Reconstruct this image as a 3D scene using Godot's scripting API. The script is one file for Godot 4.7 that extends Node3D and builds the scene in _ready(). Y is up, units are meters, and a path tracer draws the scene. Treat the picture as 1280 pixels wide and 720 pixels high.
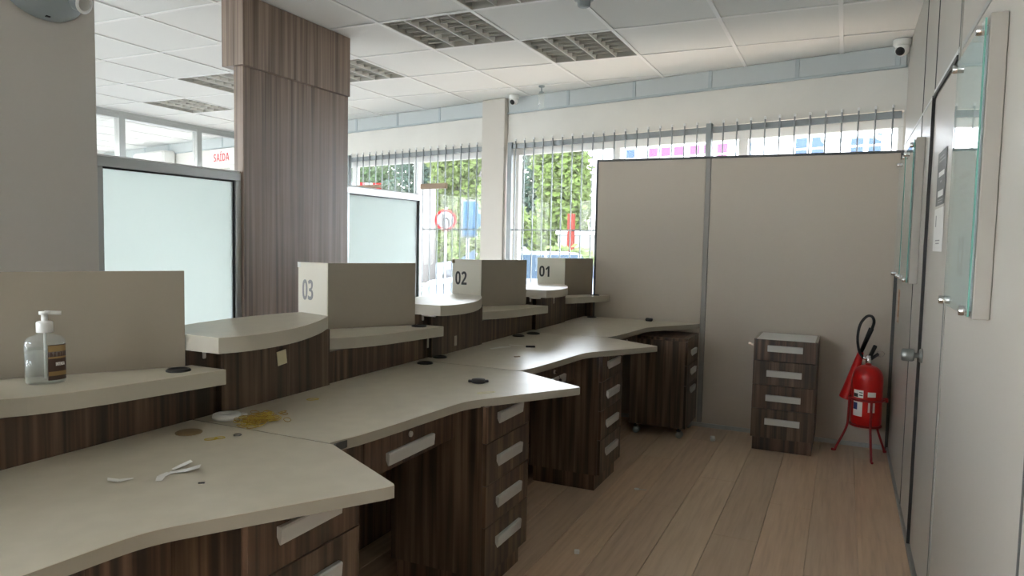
extends Node3D
# Empty service-counter hall of a bank-like office, built in metres: +x to the right wall, -z towards the window facade.

var M := {}
var counts := {}
var rng := RandomNumberGenerator.new()
const CEIL := 2.578
const WX := 0.311                                   # face of the right wall
var WB := Basis(Vector3.UP, -atan(0.227))           # the facade runs askew
var WF := Transform3D(WB, Vector3(0, 0, -5.236))
const SK := 1.02544                                 # run along the facade per metre of x

# ------------------------------------------------------------------ helpers
func S(smooth := false) -> SurfaceTool:
	var st := SurfaceTool.new()
	st.begin(Mesh.PRIMITIVE_TRIANGLES)
	st.set_smooth_group(1 if smooth else -1)
	return st

func tri(st: SurfaceTool, a: Vector3, b: Vector3, c: Vector3, n: Vector3):
	if (b - a).cross(c - a).dot(n) > 0.0:
		st.add_vertex(a); st.add_vertex(c); st.add_vertex(b)
	else:
		st.add_vertex(a); st.add_vertex(b); st.add_vertex(c)

func quad(st: SurfaceTool, a: Vector3, b: Vector3, c: Vector3, d: Vector3, n: Vector3):
	tri(st, a, b, c, n)
	tri(st, a, c, d, n)

func bx(st: SurfaceTool, c: Vector3, s: Vector3, v := 0.0, xf := Transform3D()):
	# a box with chamfered edges
	var h := s / 2.0
	v = min(v, min(h.x, min(h.y, h.z)) * 0.9)
	for ax in 3:
		var i := (ax + 1) % 3
		var j := (ax + 2) % 3
		for sg in [-1.0, 1.0]:
			var P := []
			for q in [[-1, -1], [1, -1], [1, 1], [-1, 1]]:
				var p := Vector3.ZERO
				p[ax] = sg * h[ax]; p[i] = q[0] * (h[i] - v); p[j] = q[1] * (h[j] - v)
				P.append(xf * (c + p))
			var n := Vector3.ZERO
			n[ax] = sg
			quad(st, P[0], P[1], P[2], P[3], xf.basis * n)
		if v > 0.0:
			for si in [-1.0, 1.0]:
				for sj in [-1.0, 1.0]:
					var P := []
					for q in [[-1, 0], [1, 0], [1, 1], [-1, 1]]:
						var p := Vector3.ZERO
						p[ax] = q[0] * (h[ax] - v)
						p[i] = si * (h[i] - (v if q[1] == 1 else 0.0)); p[j] = sj * (h[j] - (0.0 if q[1] == 1 else v))
						P.append(xf * (c + p))
					var n := Vector3.ZERO
					n[i] = si; n[j] = sj
					quad(st, P[0], P[1], P[2], P[3], xf.basis * n)
	if v > 0.0:
		for a in [-1.0, 1.0]:
			for b in [-1.0, 1.0]:
				for d in [-1.0, 1.0]:
					tri(st, xf * (c + Vector3(a * h.x, b * (h.y - v), d * (h.z - v))), xf * (c + Vector3(a * (h.x - v), b * h.y, d * (h.z - v))), xf * (c + Vector3(a * (h.x - v), b * (h.y - v), d * h.z)), xf.basis * Vector3(a, b, d))

func mm(st: SurfaceTool, a: Vector3, b: Vector3, v := 0.0, xf := Transform3D()):
	bx(st, (a + b) / 2.0, (b - a).abs(), v, xf)

func prism(st: SurfaceTool, pts: PackedVector2Array, y0: float, y1: float, xf := Transform3D()):
	# an outline in (x, z) raised from y0 to y1
	var idx := Geometry2D.triangulate_polygon(pts)
	var cw := Geometry2D.is_polygon_clockwise(pts)
	for k in range(0, idx.size(), 3):
		var t := []
		for e in 3:
			t.append(pts[idx[k + e]])
		for y in [y0, y1]:
			tri(st, xf * Vector3(t[0].x, y, t[0].y), xf * Vector3(t[1].x, y, t[1].y), xf * Vector3(t[2].x, y, t[2].y), xf.basis * Vector3(0, -1 if y == y0 else 1, 0))
	for k in pts.size():
		var a := pts[k]
		var b := pts[(k + 1) % pts.size()]
		var n := Vector2(b.y - a.y, a.x - b.x) * (-1.0 if cw else 1.0)
		quad(st, xf * Vector3(a.x, y0, a.y), xf * Vector3(b.x, y0, b.y), xf * Vector3(b.x, y1, b.y), xf * Vector3(a.x, y1, a.y), xf.basis * Vector3(n.x, 0, n.y))

func band(pts: PackedVector2Array, y0: float, y1: float, m: Material, parent: Node):
	# edge strip round a board, its shade put into a darker colour
	var st := S()
	var cw := Geometry2D.is_polygon_clockwise(pts)
	for k in pts.size():
		var a := pts[k]
		var b := pts[(k + 1) % pts.size()]
		var n := Vector2(b.y - a.y, a.x - b.x).normalized() * (-1.0 if cw else 1.0)
		var o := n * 0.0006
		quad(st, Vector3(a.x + o.x, y0, a.y + o.y), Vector3(b.x + o.x, y0, b.y + o.y), Vector3(b.x + o.x, y1 - 0.0006, b.y + o.y), Vector3(a.x + o.x, y1 - 0.0006, a.y + o.y), Vector3(n.x, 0, n.y))
	obj("shaded_edge_band", st, m, parent)

func rounded(pts: Array, from: int, to: int) -> Array:
	# corner cutting between two points of an outline
	var out := pts.slice(0, from + 1)
	var mid := pts.slice(from, to + 1)
	for it in 2:
		var nx := [mid[0]]
		for k in mid.size() - 1:
			nx.append(mid[k].lerp(mid[k + 1], 0.25))
			nx.append(mid[k].lerp(mid[k + 1], 0.75))
		nx.append(mid[-1])
		mid = nx
	out.append_array(mid.slice(1, mid.size() - 1))
	out.append_array(pts.slice(to))
	return out

func lathe(st: SurfaceTool, prof: Array, seg := 20, xf := Transform3D(), sx := 1.0, sz := 1.0):
	for k in prof.size() - 1:
		var p: Vector2 = prof[k]
		var q: Vector2 = prof[k + 1]
		var nn := Vector2(q.y - p.y, p.x - q.x)
		for i in seg:
			var a := TAU * i / seg
			var b := TAU * (i + 1) / seg
			var A := Vector3(cos(a) * sx, 0, sin(a) * sz)
			var B := Vector3(cos(b) * sx, 0, sin(b) * sz)
			var n := xf.basis * ((A + B) * nn.x + Vector3(0, nn.y * 2.0, 0))
			var P := [xf * (A * p.x + Vector3(0, p.y, 0)), xf * (B * p.x + Vector3(0, p.y, 0)), xf * (B * q.x + Vector3(0, q.y, 0)), xf * (A * q.x + Vector3(0, q.y, 0))]
			if p.x > 1e-6:
				tri(st, P[0], P[1], P[2], n)
			if q.x > 1e-6:
				tri(st, P[0], P[2], P[3], n)

func cyl(st: SurfaceTool, a: Vector3, b: Vector3, r: float, seg := 16, r2 := -1.0):
	var y := (b - a).normalized()
	var x := y.cross(Vector3(0.31, 0.2, 0.93)).normalized()
	var xf := Transform3D(Basis(x, y, x.cross(y)), a)
	var l := (b - a).length()
	lathe(st, [Vector2(0, 0), Vector2(r, 0), Vector2(r if r2 < 0 else r2, l), Vector2(0, l)], seg, xf)

func tube(st: SurfaceTool, pts: Array, r: float, seg := 8, closed := false):
	var n := pts.size()
	var rings := []
	var up := Vector3(0.13, 0.97, 0.21)
	for k in n:
		var d: Vector3 = (pts[(k + 1) % n] if closed or k < n - 1 else pts[k]) - (pts[(k - 1 + n) % n] if closed or k > 0 else pts[k])
		d = d.normalized()
		var x := up.cross(d)
		if x.length() < 0.05:
			x = Vector3(1, 0, 0.1).cross(d)
		x = x.normalized()
		var y := d.cross(x)
		up = y
		var ring := []
		for i in seg:
			var a := TAU * i / seg
			ring.append(pts[k] + (x * cos(a) + y * sin(a)) * r)
		rings.append(ring)
	for k in (n if closed else n - 1):
		var k2 := (k + 1) % n
		for i in seg:
			var j := (i + 1) % seg
			var mid: Vector3 = (rings[k][i] + rings[k][j]) / 2.0 - pts[k]
			quad(st, rings[k][i], rings[k][j], rings[k2][j], rings[k2][i], mid)
	if not closed:
		for k in [0, n - 1]:
			var dir: Vector3 = (pts[0] - pts[1]) if k == 0 else (pts[n - 1] - pts[n - 2])
			for i in range(1, seg - 1):
				tri(st, rings[k][0], rings[k][i], rings[k][i + 1], dir)

func smooth_path(pts: Array, sub := 6) -> Array:
	var c := Curve3D.new()
	for k in pts.size():
		var t: Vector3 = (pts[min(k + 1, pts.size() - 1)] - pts[max(k - 1, 0)]) / 6.0
		c.add_point(pts[k], -t, t)
	var out := []
	for k in pts.size() - 1:
		for s in sub:
			out.append(c.sample(k, float(s) / sub))
	out.append(pts[-1])
	return out

func mesh_of(st: SurfaceTool) -> ArrayMesh:
	st.generate_normals()
	st.index()
	return st.commit()

func numbered(called: String) -> String:
	var n: int = counts.get(called, 0)
	counts[called] = n + 1
	return called if n == 0 else "%s_%03d" % [called, n]

func put(called: String, mesh: Mesh, mat: Material, parent: Node = self) -> MeshInstance3D:
	var o := MeshInstance3D.new()
	o.name = numbered(called) if parent == self else called
	o.mesh = mesh
	o.material_override = mat
	parent.add_child(o, true)
	return o

func obj(called: String, st: SurfaceTool, mat: Material, parent: Node = self) -> MeshInstance3D:
	return put(called, mesh_of(st), mat, parent)

func box_part(called: String, a: Vector3, b: Vector3, mat: Material, parent: Node = self, v := 0.002) -> MeshInstance3D:
	var st := S()
	mm(st, a, b, v)
	return obj(called, st, mat, parent)

func tag(o: Node, label: String, category: String, group := ""):
	o.set_meta("label", label)
	o.set_meta("category", category)
	if group != "":
		o.set_meta("group", group)
	return o

func thing(called: String, label: String, category: String, at := Vector3.ZERO, turn := 0.0, group := "") -> Node3D:
	var o := Node3D.new()
	o.name = numbered(called)
	add_child(o)
	o.position = at
	o.rotation.y = turn
	tag(o, label, category, group)
	return o

func struct(o: Node):
	o.set_meta("kind", "structure")
	return o

func node(called: String, parent: Node = self) -> Node3D:
	var o := Node3D.new()
	o.name = numbered(called) if parent == self else called
	parent.add_child(o, true)
	return o

func dup(src: Node3D, at: Vector3, turn: float, label := "") -> Node3D:
	var c: Node3D = src.duplicate()
	var base := String(src.name)
	if base.length() > 4 and base[-4] == "_" and base.right(3).is_valid_int():
		base = base.left(base.length() - 4)
	c.name = numbered(base)
	add_child(c)
	c.position = at
	c.rotation.y = turn
	if label != "":
		c.set_meta("label", label)
	return c

func text(called: String, words: String, height: float, mat: Material, parent: Node, xf: Transform3D, bold := false, squeeze := 1.0, depth := 0.001):
	var f := SystemFont.new()
	f.font_names = PackedStringArray(["Droid Sans"])
	if bold:
		f.font_weight = 700
	var t := TextMesh.new()
	t.text = words
	t.font = f
	t.font_size = 64
	t.depth = depth
	t.pixel_size = height / 46.0                      # cap height of the face at size 64
	t.curve_step = 1.0
	var o := put(called, t, mat, parent)
	o.transform = xf * Transform3D(Basis.from_scale(Vector3(squeeze, 1, 1)), Vector3.ZERO)
	return o

# ------------------------------------------------------------------ materials
func mat(called: String, c: Color, rough := 0.5, metal := 0.0) -> StandardMaterial3D:
	var m := StandardMaterial3D.new()
	m.resource_name = called
	m.albedo_color = c
	m.roughness = rough
	m.metallic = metal
	M[called] = m
	return m

func tex(im: Image) -> ImageTexture:
	im.generate_mipmaps()
	return ImageTexture.create_from_image(im)

func grain(seed_: int, dark: Color, mid: Color, light: Color, fx: float, fy: float, contrast: float, size := 384) -> ImageTexture:
	# streaks running along v, seamless in u, crossfaded in v
	var n1 := FastNoiseLite.new(); n1.seed = seed_; n1.frequency = 1.0; n1.noise_type = FastNoiseLite.TYPE_SIMPLEX_SMOOTH; n1.fractal_octaves = 3
	var n2 := FastNoiseLite.new(); n2.seed = seed_ + 7; n2.frequency = 1.0; n2.fractal_octaves = 2
	var im := Image.create(size, size, false, Image.FORMAT_RGB8)
	for y in size:
		var v := float(y) / size
		var w: float = smoothstep(0.75, 1.0, v)
		for x in size:
			var a := TAU * x / size
			var ca := cos(a); var sa := sin(a)
			var big := n1.get_noise_3d(ca * fx, sa * fx, v * fy)
			var fine := n2.get_noise_3d(ca * fx * 3.6, sa * fx * 3.6, v * fy * 2.6)
			if w > 0.0:
				big = lerp(big, n1.get_noise_3d(ca * fx, sa * fx, (v - 1.0) * fy), w)
				fine = lerp(fine, n2.get_noise_3d(ca * fx * 3.6, sa * fx * 3.6, (v - 1.0) * fy * 2.6), w)
			var t: float = clamp(0.5 + (big * 1.0 + fine * 0.34) * contrast, 0.0, 1.0)
			im.set_pixel(x, y, dark.lerp(mid, t * 2.0) if t < 0.5 else mid.lerp(light, t * 2.0 - 1.0))
	return tex(im)

func speckle(seed_: int, base: Color, amp: float, freq := 0.12, size := 256) -> NoiseTexture2D:
	var n := FastNoiseLite.new(); n.seed = seed_; n.frequency = freq; n.fractal_octaves = 4
	var t := NoiseTexture2D.new()
	t.width = size; t.height = size; t.seamless = true; t.noise = n
	var g := Gradient.new()
	g.set_color(0, base.darkened(amp)); g.set_color(1, base.lightened(amp * 0.7))
	t.color_ramp = g
	return t

func tri_map(m: StandardMaterial3D, t: Texture2D, sx: float, sy: float, sz: float):
	m.albedo_texture = t
	m.albedo_color = Color.WHITE
	m.uv1_triplanar = true
	m.uv1_world_triplanar = true
	m.uv1_triplanar_sharpness = 12.0
	m.uv1_scale = Vector3(sx, sy, sz)

func build_materials():
	var walnut := grain(11, Color8(47, 36, 27), Color8(84, 66, 51), Color8(118, 97, 78), 2.4, 1.5, 1.0)
	var w1 := mat("walnut", Color.WHITE, 0.42)
	tri_map(w1, walnut, 1.5, 0.45, 1.5)
	var w2 := mat("walnut_warm", Color.WHITE, 0.42)
	tri_map(w2, walnut, 1.5, 0.45, 1.5)
	w2.uv1_offset = Vector3(0.37, 0.2, 0.61)
	w2.albedo_color = Color8(250, 240, 236)
	var w3 := mat("walnut_grey", Color.WHITE, 0.45)
	tri_map(w3, grain(23, Color8(92, 77, 66), Color8(133, 115, 101), Color8(160, 142, 127), 4.2, 1.6, 0.75), 1.1, 0.3, 1.1)
	var oak := grain(31, Color8(188, 163, 138), Color8(211, 187, 161), Color8(225, 204, 180), 2.6, 2.6, 0.42)
	for k in 4:
		var o := mat("plank%d" % k, Color.WHITE, 0.34)
		tri_map(o, oak, 1.9, 0.7, 0.7)
		o.uv1_offset = Vector3(0.23 * k, 0, 0.31 * k)
		o.albedo_color = [Color8(255, 252, 248), Color8(246, 240, 236), Color8(255, 247, 240), Color8(238, 234, 230)][k]
	mat("dark_hall_floor", Color8(136, 130, 122), 0.5)  # unseen floor, darkened to bounce less light onto the ceiling
	mat("number_plate", Color8(228, 222, 207), 0.45)
	var lam := mat("laminate", Color.WHITE, 0.33)
	tri_map(lam, speckle(3, Color8(205, 196, 176), 0.04, 0.05), 0.8, 0.8, 0.8)
	mat("shaded_edge_band", Color8(158, 151, 136), 0.45)  # shade of the upright desk edges put into the colour
	mat("shaded_shelf_band", Color8(182, 175, 159), 0.45)  # milder edge shade for ledges and shelves, also in the colour
	mat("plate_ivory", Color8(192, 186, 173), 0.4)
	mat("shaded_laminate", Color8(146, 136, 120), 0.45)  # same laminate as the desks, darkened for the shade on the box faces
	mat("pier_paint", Color8(192, 187, 178), 0.7)
	mat("shaded_board", Color8(168, 163, 154), 0.5)  # white board darkened, the shade on its near side put into the colour
	mat("post_grey", Color8(150, 146, 139), 0.5)
	var wl := mat("wall_paint", Color.WHITE, 0.75)
	tri_map(wl, speckle(5, Color8(218, 216, 209), 0.025, 0.02), 0.5, 0.5, 0.5)
	mat("panel_white", Color8(178, 173, 164), 0.38)
	mat("panel_beige", Color8(194, 183, 168), 0.5)
	var tile := mat("ceiling_tile", Color.WHITE, 0.9)
	tri_map(tile, speckle(9, Color8(236, 238, 236), 0.045, 0.22, 512), 1.6, 1.6, 1.6)
	mat("grid_tee", Color8(240, 241, 240), 0.5)
	mat("strip_blue", Color8(188, 194, 194), 0.6)
	mat("strip_joint", Color8(172, 181, 184), 0.6)
	mat("alu", Color8(176, 178, 176), 0.38, 0.75)
	mat("alu_white", Color8(226, 227, 226), 0.4)
	mat("alu_dark", Color8(92, 93, 92), 0.5, 0.3)
	mat("steel_bar", Color8(132, 138, 140), 0.5, 0.3)
	mat("handle_alu", Color8(205, 206, 203), 0.35, 0.35)
	mat("chrome", Color8(225, 225, 225), 0.15, 1.0)
	mat("reflector", Color8(176, 174, 165), 0.55, 0.0)
	mat("blade_white", Color8(216, 215, 208), 0.3)
	mat("tube_white", Color8(238, 238, 232), 0.4)
	mat("black", Color8(26, 26, 27), 0.45)
	mat("joint_dark", Color8(52, 52, 51), 0.7)
	mat("grey_print", Color8(148, 147, 146), 0.6)
	mat("dark_print", Color8(58, 57, 55), 0.6)
	mat("white_plastic", Color8(232, 232, 228), 0.35)
	mat("grey_plastic", Color8(146, 155, 156), 0.35)
	mat("tan_plastic", Color8(126, 106, 74), 0.5)
	mat("paper", Color8(236, 234, 228), 0.8)
	mat("cream_paper", Color8(222, 214, 178), 0.8)
	mat("ext_red", Color8(196, 26, 24), 0.28)
	mat("stand_red", Color8(150, 22, 24), 0.4)
	mat("rubber", Color8(24, 25, 26), 0.55)
	mat("band_yellow", Color8(196, 170, 62), 0.5)
	mat("band_amber", Color8(168, 132, 44), 0.5)
	mat("sign_red", Color8(206, 38, 40), 0.5)
	mat("sign_white", Color8(240, 240, 238), 0.5)
	mat("wood_strip", Color8(128, 104, 78), 0.5)
	mat("knob_grey", Color8(140, 142, 138), 0.35, 0.6)
	mat("label_brown", Color8(66, 44, 34), 0.5)
	mat("label_gold", Color8(140, 112, 66), 0.5)
	mat("label_blue", Color8(38, 62, 120), 0.5)
	mat("olive_lens", Color8(120, 122, 98), 0.15)
	var fr := mat("frosted", Color(0.88, 0.915, 0.905, 0.12), 0.9)
	fr.refraction_enabled = true
	fr.refraction_scale = 0.05
	var gl := mat("glass", Color(0.93, 0.97, 0.96, 0.03), 0.02)
	gl.transparency = BaseMaterial3D.TRANSPARENCY_ALPHA
	gl.metallic_specular = 0.2
	var sg := mat("sign_glass", Color(0.8, 0.9, 0.88, 0.32), 0.02)
	sg.transparency = BaseMaterial3D.TRANSPARENCY_ALPHA
	sg.metallic_specular = 1.0
	mat("glass_edge", Color8(112, 166, 152), 0.2)
	var bt := mat("clear_plastic", Color(0.8, 0.84, 0.82, 0.16), 0.05)
	bt.transparency = BaseMaterial3D.TRANSPARENCY_ALPHA
	var gel := mat("gel", Color(0.7, 0.74, 0.72, 0.2), 0.2)
	gel.transparency = BaseMaterial3D.TRANSPARENCY_ALPHA
	# outdoors
	var asph := mat("asphalt", Color.WHITE, 0.9)
	tri_map(asph, speckle(41, Color8(60, 60, 59), 0.1, 0.2), 0.3, 0.3, 0.3)
	mat("pavement", Color8(96, 98, 94), 0.85)
	mat("road_white", Color8(96, 96, 95), 0.8).metallic_specular = 0.1
	mat("road_red", Color8(104, 12, 14), 0.8).metallic_specular = 0.05
	mat("road_black", Color8(16, 16, 16), 0.9).metallic_specular = 0.0
	mat("facade_white", Color8(236, 236, 234), 0.8)
	mat("facade_pink", Color8(214, 172, 190), 0.8)
	mat("pane_blue", Color8(54, 66, 84), 0.6).metallic_specular = 0.1
	mat("pane_pink", Color8(86, 56, 76), 0.6).metallic_specular = 0.1
	for a in [["leaf_light", Color8(62, 74, 34)], ["leaf_mid", Color8(48, 64, 38)], ["leaf_blue", Color8(36, 50, 42)]]:
		var m := mat(a[0], a[1], 0.6)
		m.backlight_enabled = true
		m.backlight = Color(0.35, 0.35, 0.3)
		m.metallic_specular = 0.15
	mat("bark", Color8(78, 74, 70), 0.9)
	mat("car_paint", Color8(122, 132, 142), 0.45)
	mat("car_glass", Color8(40, 54, 66), 0.3).metallic_specular = 0.3
	mat("car_red", Color8(120, 28, 26), 0.5)
	mat("billboard_blue", Color8(30, 60, 80), 0.8).metallic_specular = 0.1
	mat("brick_red", Color8(84, 36, 30), 0.9).metallic_specular = 0.1

# ------------------------------------------------------------------ room
func room_outline() -> PackedVector2Array:
	return PackedVector2Array([Vector2(WX, 2.6), Vector2(WX, 0.227 * WX - 5.236), Vector2(-11.2, 0.227 * -11.2 - 5.236), Vector2(-11.2, 2.6)])

func build_floor():
	var fl: MeshInstance3D = struct(box_part("floor", Vector3(-11.4, -0.2, -8.2), Vector3(0.6, -0.008, 2.8), M.plank1, self, 0.0))
	# planks the photograph lets one tell apart: the staff aisle
	var w := 0.197
	var meshes := {}
	for c in 12:
		var x1 := WX - 0.006 - c * w
		var x0 := x1 - w
		var z := -0.9 + fmod(c * 0.53, 1.3)
		while z > -5.1:
			var z0: float = max(z - 1.3, -5.085)
			if z - z0 > 0.02:
				var zt: float = min(z, -0.4)
				var st := S()
				mm(st, Vector3(x0 + 0.0008, -0.008, z0 + 0.0008), Vector3(x1 - 0.0008, 0.0, zt - 0.0008), 0.0012)
				obj("plank", st, M["plank%d" % ((c * 3 + int(-z * 1.7) * 2) % 4)], fl)
			z -= 1.3
	# the hall beyond the counter
	box_part("hall_floor", Vector3(-11.2, -0.008, -7.8), Vector3(WX - 0.006 - 12 * w, 0.0, 2.6), M.dark_hall_floor, fl, 0.0)
	box_part("rear_floor", Vector3(WX - 0.006 - 12 * w, -0.008, -0.4), Vector3(WX, 0.0, 2.6), M.plank2, fl, 0.0)

func build_ceiling():
	var cl: MeshInstance3D = struct(box_part("ceiling", Vector3(-11.6, 2.78, -8.6), Vector3(0.7, 2.95, 3.0), M.wall_paint, self, 0.0))
	var poly := room_outline()
	var lights := ["3,-1", "2,0", "2,-2", "5,0", "7,0", "9,1"]
	for k in range(-1, 18):
		for j in range(-6, 6):
			var xa := -0.079 - 0.6255 * k - 0.6255
			var za := -4.2 - 0.632 * j - 0.632
			if lights.has("%d,%d" % [k, j]):
				continue
			if za > -0.9:
				continue
			var g := 0.003
			var cell := PackedVector2Array([Vector2(xa + g, za + g), Vector2(xa + 0.6255 - g, za + g), Vector2(xa + 0.6255 - g, za + 0.632 - g), Vector2(xa + g, za + 0.632 - g)])
			for p in Geometry2D.intersect_polygons(cell, poly):
				var st := S()
				prism(st, p, CEIL + 0.002 + 0.0016 * fposmod(sin(k * 12.9 + j * 78.2) * 43.7, 1.0), CEIL + 0.017)
				obj("ceiling_tile", st, M.ceiling_tile, cl)
	box_part("rear_ceiling", Vector3(-11.2, CEIL + 0.002, -1.04), Vector3(WX, CEIL + 0.02, 2.6), M.ceiling_tile, cl, 0.0)
	for k in range(0, 18):
		var x := -0.079 - 0.6255 * k
		if x < -11.1:
			continue
		box_part("grid_tee", Vector3(x - 0.012, CEIL - 0.004, 0.227 * x - 5.236 + 0.01), Vector3(x + 0.012, CEIL + 0.001, 2.6), M.grid_tee, cl, 0.001)
	for j in range(-4, 6):
		var z := -4.2 - 0.632 * j
		var xr := WX
		if z < -5.166:
			xr = min(WX, (z + 5.236) / 0.227 - 0.06)
		if z < -5.166:
			xr = -(-5.236 - z) / 0.227 * -1.0
			xr = (z + 5.236) / 0.227
			# the facade crosses z at this x; the tee runs on the room side (x smaller is deeper)
			box_part("grid_tee", Vector3(-11.1, CEIL - 0.003, z - 0.012), Vector3(xr - 0.06, CEIL + 0.0012, z + 0.012), M.grid_tee, cl, 0.001)
		else:
			box_part("grid_tee", Vector3(-11.1, CEIL - 0.003, z - 0.012), Vector3(WX - 0.002, CEIL + 0.0012, z + 0.012), M.grid_tee, cl, 0.001)
	# recessed louvre fittings, switched off
	var where := [[3, -1, "grey recessed louvre light between the fascia post and the smoke detector, middle of three"], [2, 0, "grey recessed louvre light nearest the window facade above the partition"], [2, -2, "recessed louvre light cut by the top edge of the photo"],
		[5, 0, "recessed louvre light half hidden behind the right edge of the wood-clad post"], [7, 0, "recessed louvre light half hidden behind the left edge of the wood-clad post"], [9, 1, "farthest recessed louvre light, just above the glazed partition rail"]]
	var proto: Node3D = null
	for w in where:
		var at := Vector3(-0.079 - 0.6255 * (w[0] + 0.5), CEIL, -4.2 - 0.632 * (w[1] + 0.5))
		if proto == null:
			proto = make_light()
			proto.set_meta("label", w[2])
			proto.position = at
		else:
			dup(proto, at, 0.0, w[2])

func make_light() -> Node3D:
	var t := thing("ceiling_light", "", "ceiling light", Vector3.ZERO, 0.0, "recessed louvre lights in the tiled ceiling")
	var st := S()
	var hx := 0.305; var hz := 0.308
	mm(st, Vector3(-hx, 0.11, -hz), Vector3(hx, 0.12, hz))
	for s in [-1, 1]:
		mm(st, Vector3(s * hx, 0.0, -hz), Vector3(s * (hx - 0.008), 0.11, hz))
		mm(st, Vector3(-hx, 0.0, s * hz), Vector3(hx, 0.11, s * (hz - 0.008)))
	obj("housing", st, M.reflector, t)
	for k in 4:
		st = S(true)
		cyl(st, Vector3(-0.2235 + 0.149 * k, 0.075, -0.28), Vector3(-0.2235 + 0.149 * k, 0.075, 0.28), 0.013, 10)
		obj("lamp_tube", st, M.reflector, t)
	var cross := S()
	for i in 6:
		var z := -hz + 0.088 * (i + 1)
		# curved cross blades: thicker at the top
		mm(cross, Vector3(-hx, 0.012, z - 0.004), Vector3(hx, 0.05, z + 0.004))
		mm(cross, Vector3(-hx, 0.028, z - 0.012), Vector3(hx, 0.05, z + 0.012))
	obj("cross_blades", cross, M.reflector, t)
	for k in 3:
		st = S()
		var x := -0.149 + 0.149 * k
		prism(st, PackedVector2Array([Vector2(x - 0.003, 0.0), Vector2(x + 0.003, 0.0), Vector2(x + 0.012, 0.055), Vector2(x - 0.012, 0.055)]), -0.3, 0.3, Transform3D(Basis(Vector3(1, 0, 0), Vector3(0, 0, 1), Vector3(0, 1, 0)), Vector3.ZERO))
		obj("louvre_blade", st, M.blade_white, t)
	return t

func sx(x: float) -> float:
	return x * SK

func build_facade():
	# the window facade, in its own axes: x along it, +z into the room
	var wall := node("wall_window")
	struct(wall)
	wall.transform = WF
	var L := sx(-11.5); var R := sx(0.45)
	box_part("sill_wall", Vector3(L, -0.1, -0.2), Vector3(R, 0.45, 0), M.wall_paint, wall, 0.0)
	box_part("header_wall", Vector3(L, 2.175, -0.2), Vector3(R, 2.79, 0), M.wall_paint, wall, 0.0)
	for p in [[-11.5, -11.0], [-7.35, -6.95], [-3.12, -2.818], [0.30, 0.45]]:
		box_part("pier", Vector3(sx(p[0]), 0.45, -0.2), Vector3(sx(p[1]), 2.175, 0), M.wall_paint, wall, 0.0)
	var pil := box_part("pillar", Vector3(sx(-3.077), 0, 0), Vector3(sx(-2.818), CEIL, 0.055), M.pier_paint, wall, 0.004)
	pil.set_meta("label", "narrow white pillar between the two windows")
	# pale blue strip of boards under the ceiling
	var strip: Node3D = struct(node("trim_1"))
	strip.transform = WF
	var joints := [-11.0, -10.3, -9.6, -8.9, -8.2, -7.5, -6.75, -6.1, -5.48, -4.858, -4.231, -3.645, -3.085, -2.81, -2.18, -1.57, -0.956, -0.349, 0.252, 0.305]
	for k in joints.size() - 1:
		if k == 12:
			continue
		box_part("strip_board", Vector3(sx(joints[k]) + 0.006, 2.452, 0), Vector3(sx(joints[k + 1]) - 0.006, CEIL, 0.012), M.strip_blue, strip, 0.002)
		if k != 11 and k != 18:
			box_part("joint_cover", Vector3(sx(joints[k + 1]) - 0.014, 2.452, 0.0), Vector3(sx(joints[k + 1]) + 0.014, CEIL, 0.018), M.strip_joint, strip, 0.002)
	for r in [[-11.0, -3.08], [-2.815, 0.305]]:
		box_part("strip_rail", Vector3(sx(r[0]), 2.436, 0), Vector3(sx(r[1]), 2.452, 0.024), M.strip_joint, strip, 0.003)
	# windows
	var n := 1
	for w in [[-2.818, 0.30, 3], [-6.95, -3.12, 4], [-11.0, -7.35, 4]]:
		var win: Node3D = struct(node("window_%d" % n))
		win.transform = WF
		n += 1
		var a := sx(w[0]); var b := sx(w[1])
		var z0 := -0.16; var z1 := -0.11
		box_part("frame_head", Vector3(a, 2.082, z0), Vector3(b, 2.175, z1), M.alu_white, win)
		box_part("frame_sill", Vector3(a, 0.45, z0), Vector3(b, 0.51, z1), M.alu_white, win)
		var m: int = w[2]
		for k in m + 1:
			var x: float = lerp(a, b, float(k) / m)
			var wd := 0.05 if k == 0 or k == m else 0.035
			box_part("frame_stile", Vector3(max(a, x - wd), 0.51, z0), Vector3(min(b, x + wd), 2.082, z1), M.alu_white, win)
		for k in m:
			var xa: float = lerp(a, b, float(k) / m)
			var xb: float = lerp(a, b, float(k + 1) / m)
			box_part("pane", Vector3(xa + 0.03, 0.51, -0.138), Vector3(xb - 0.03, 2.082, -0.133), M.glass, win, 0.0)
	# security grilles on the inner face
	grille(-2.795, 0.29, -2.712, "grey steel security grille over the window behind the partition", [-0.942])
	grille(-6.9, -3.1, -6.9, "grey steel security grille over the window left of the white pillar", [-4.96])

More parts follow.
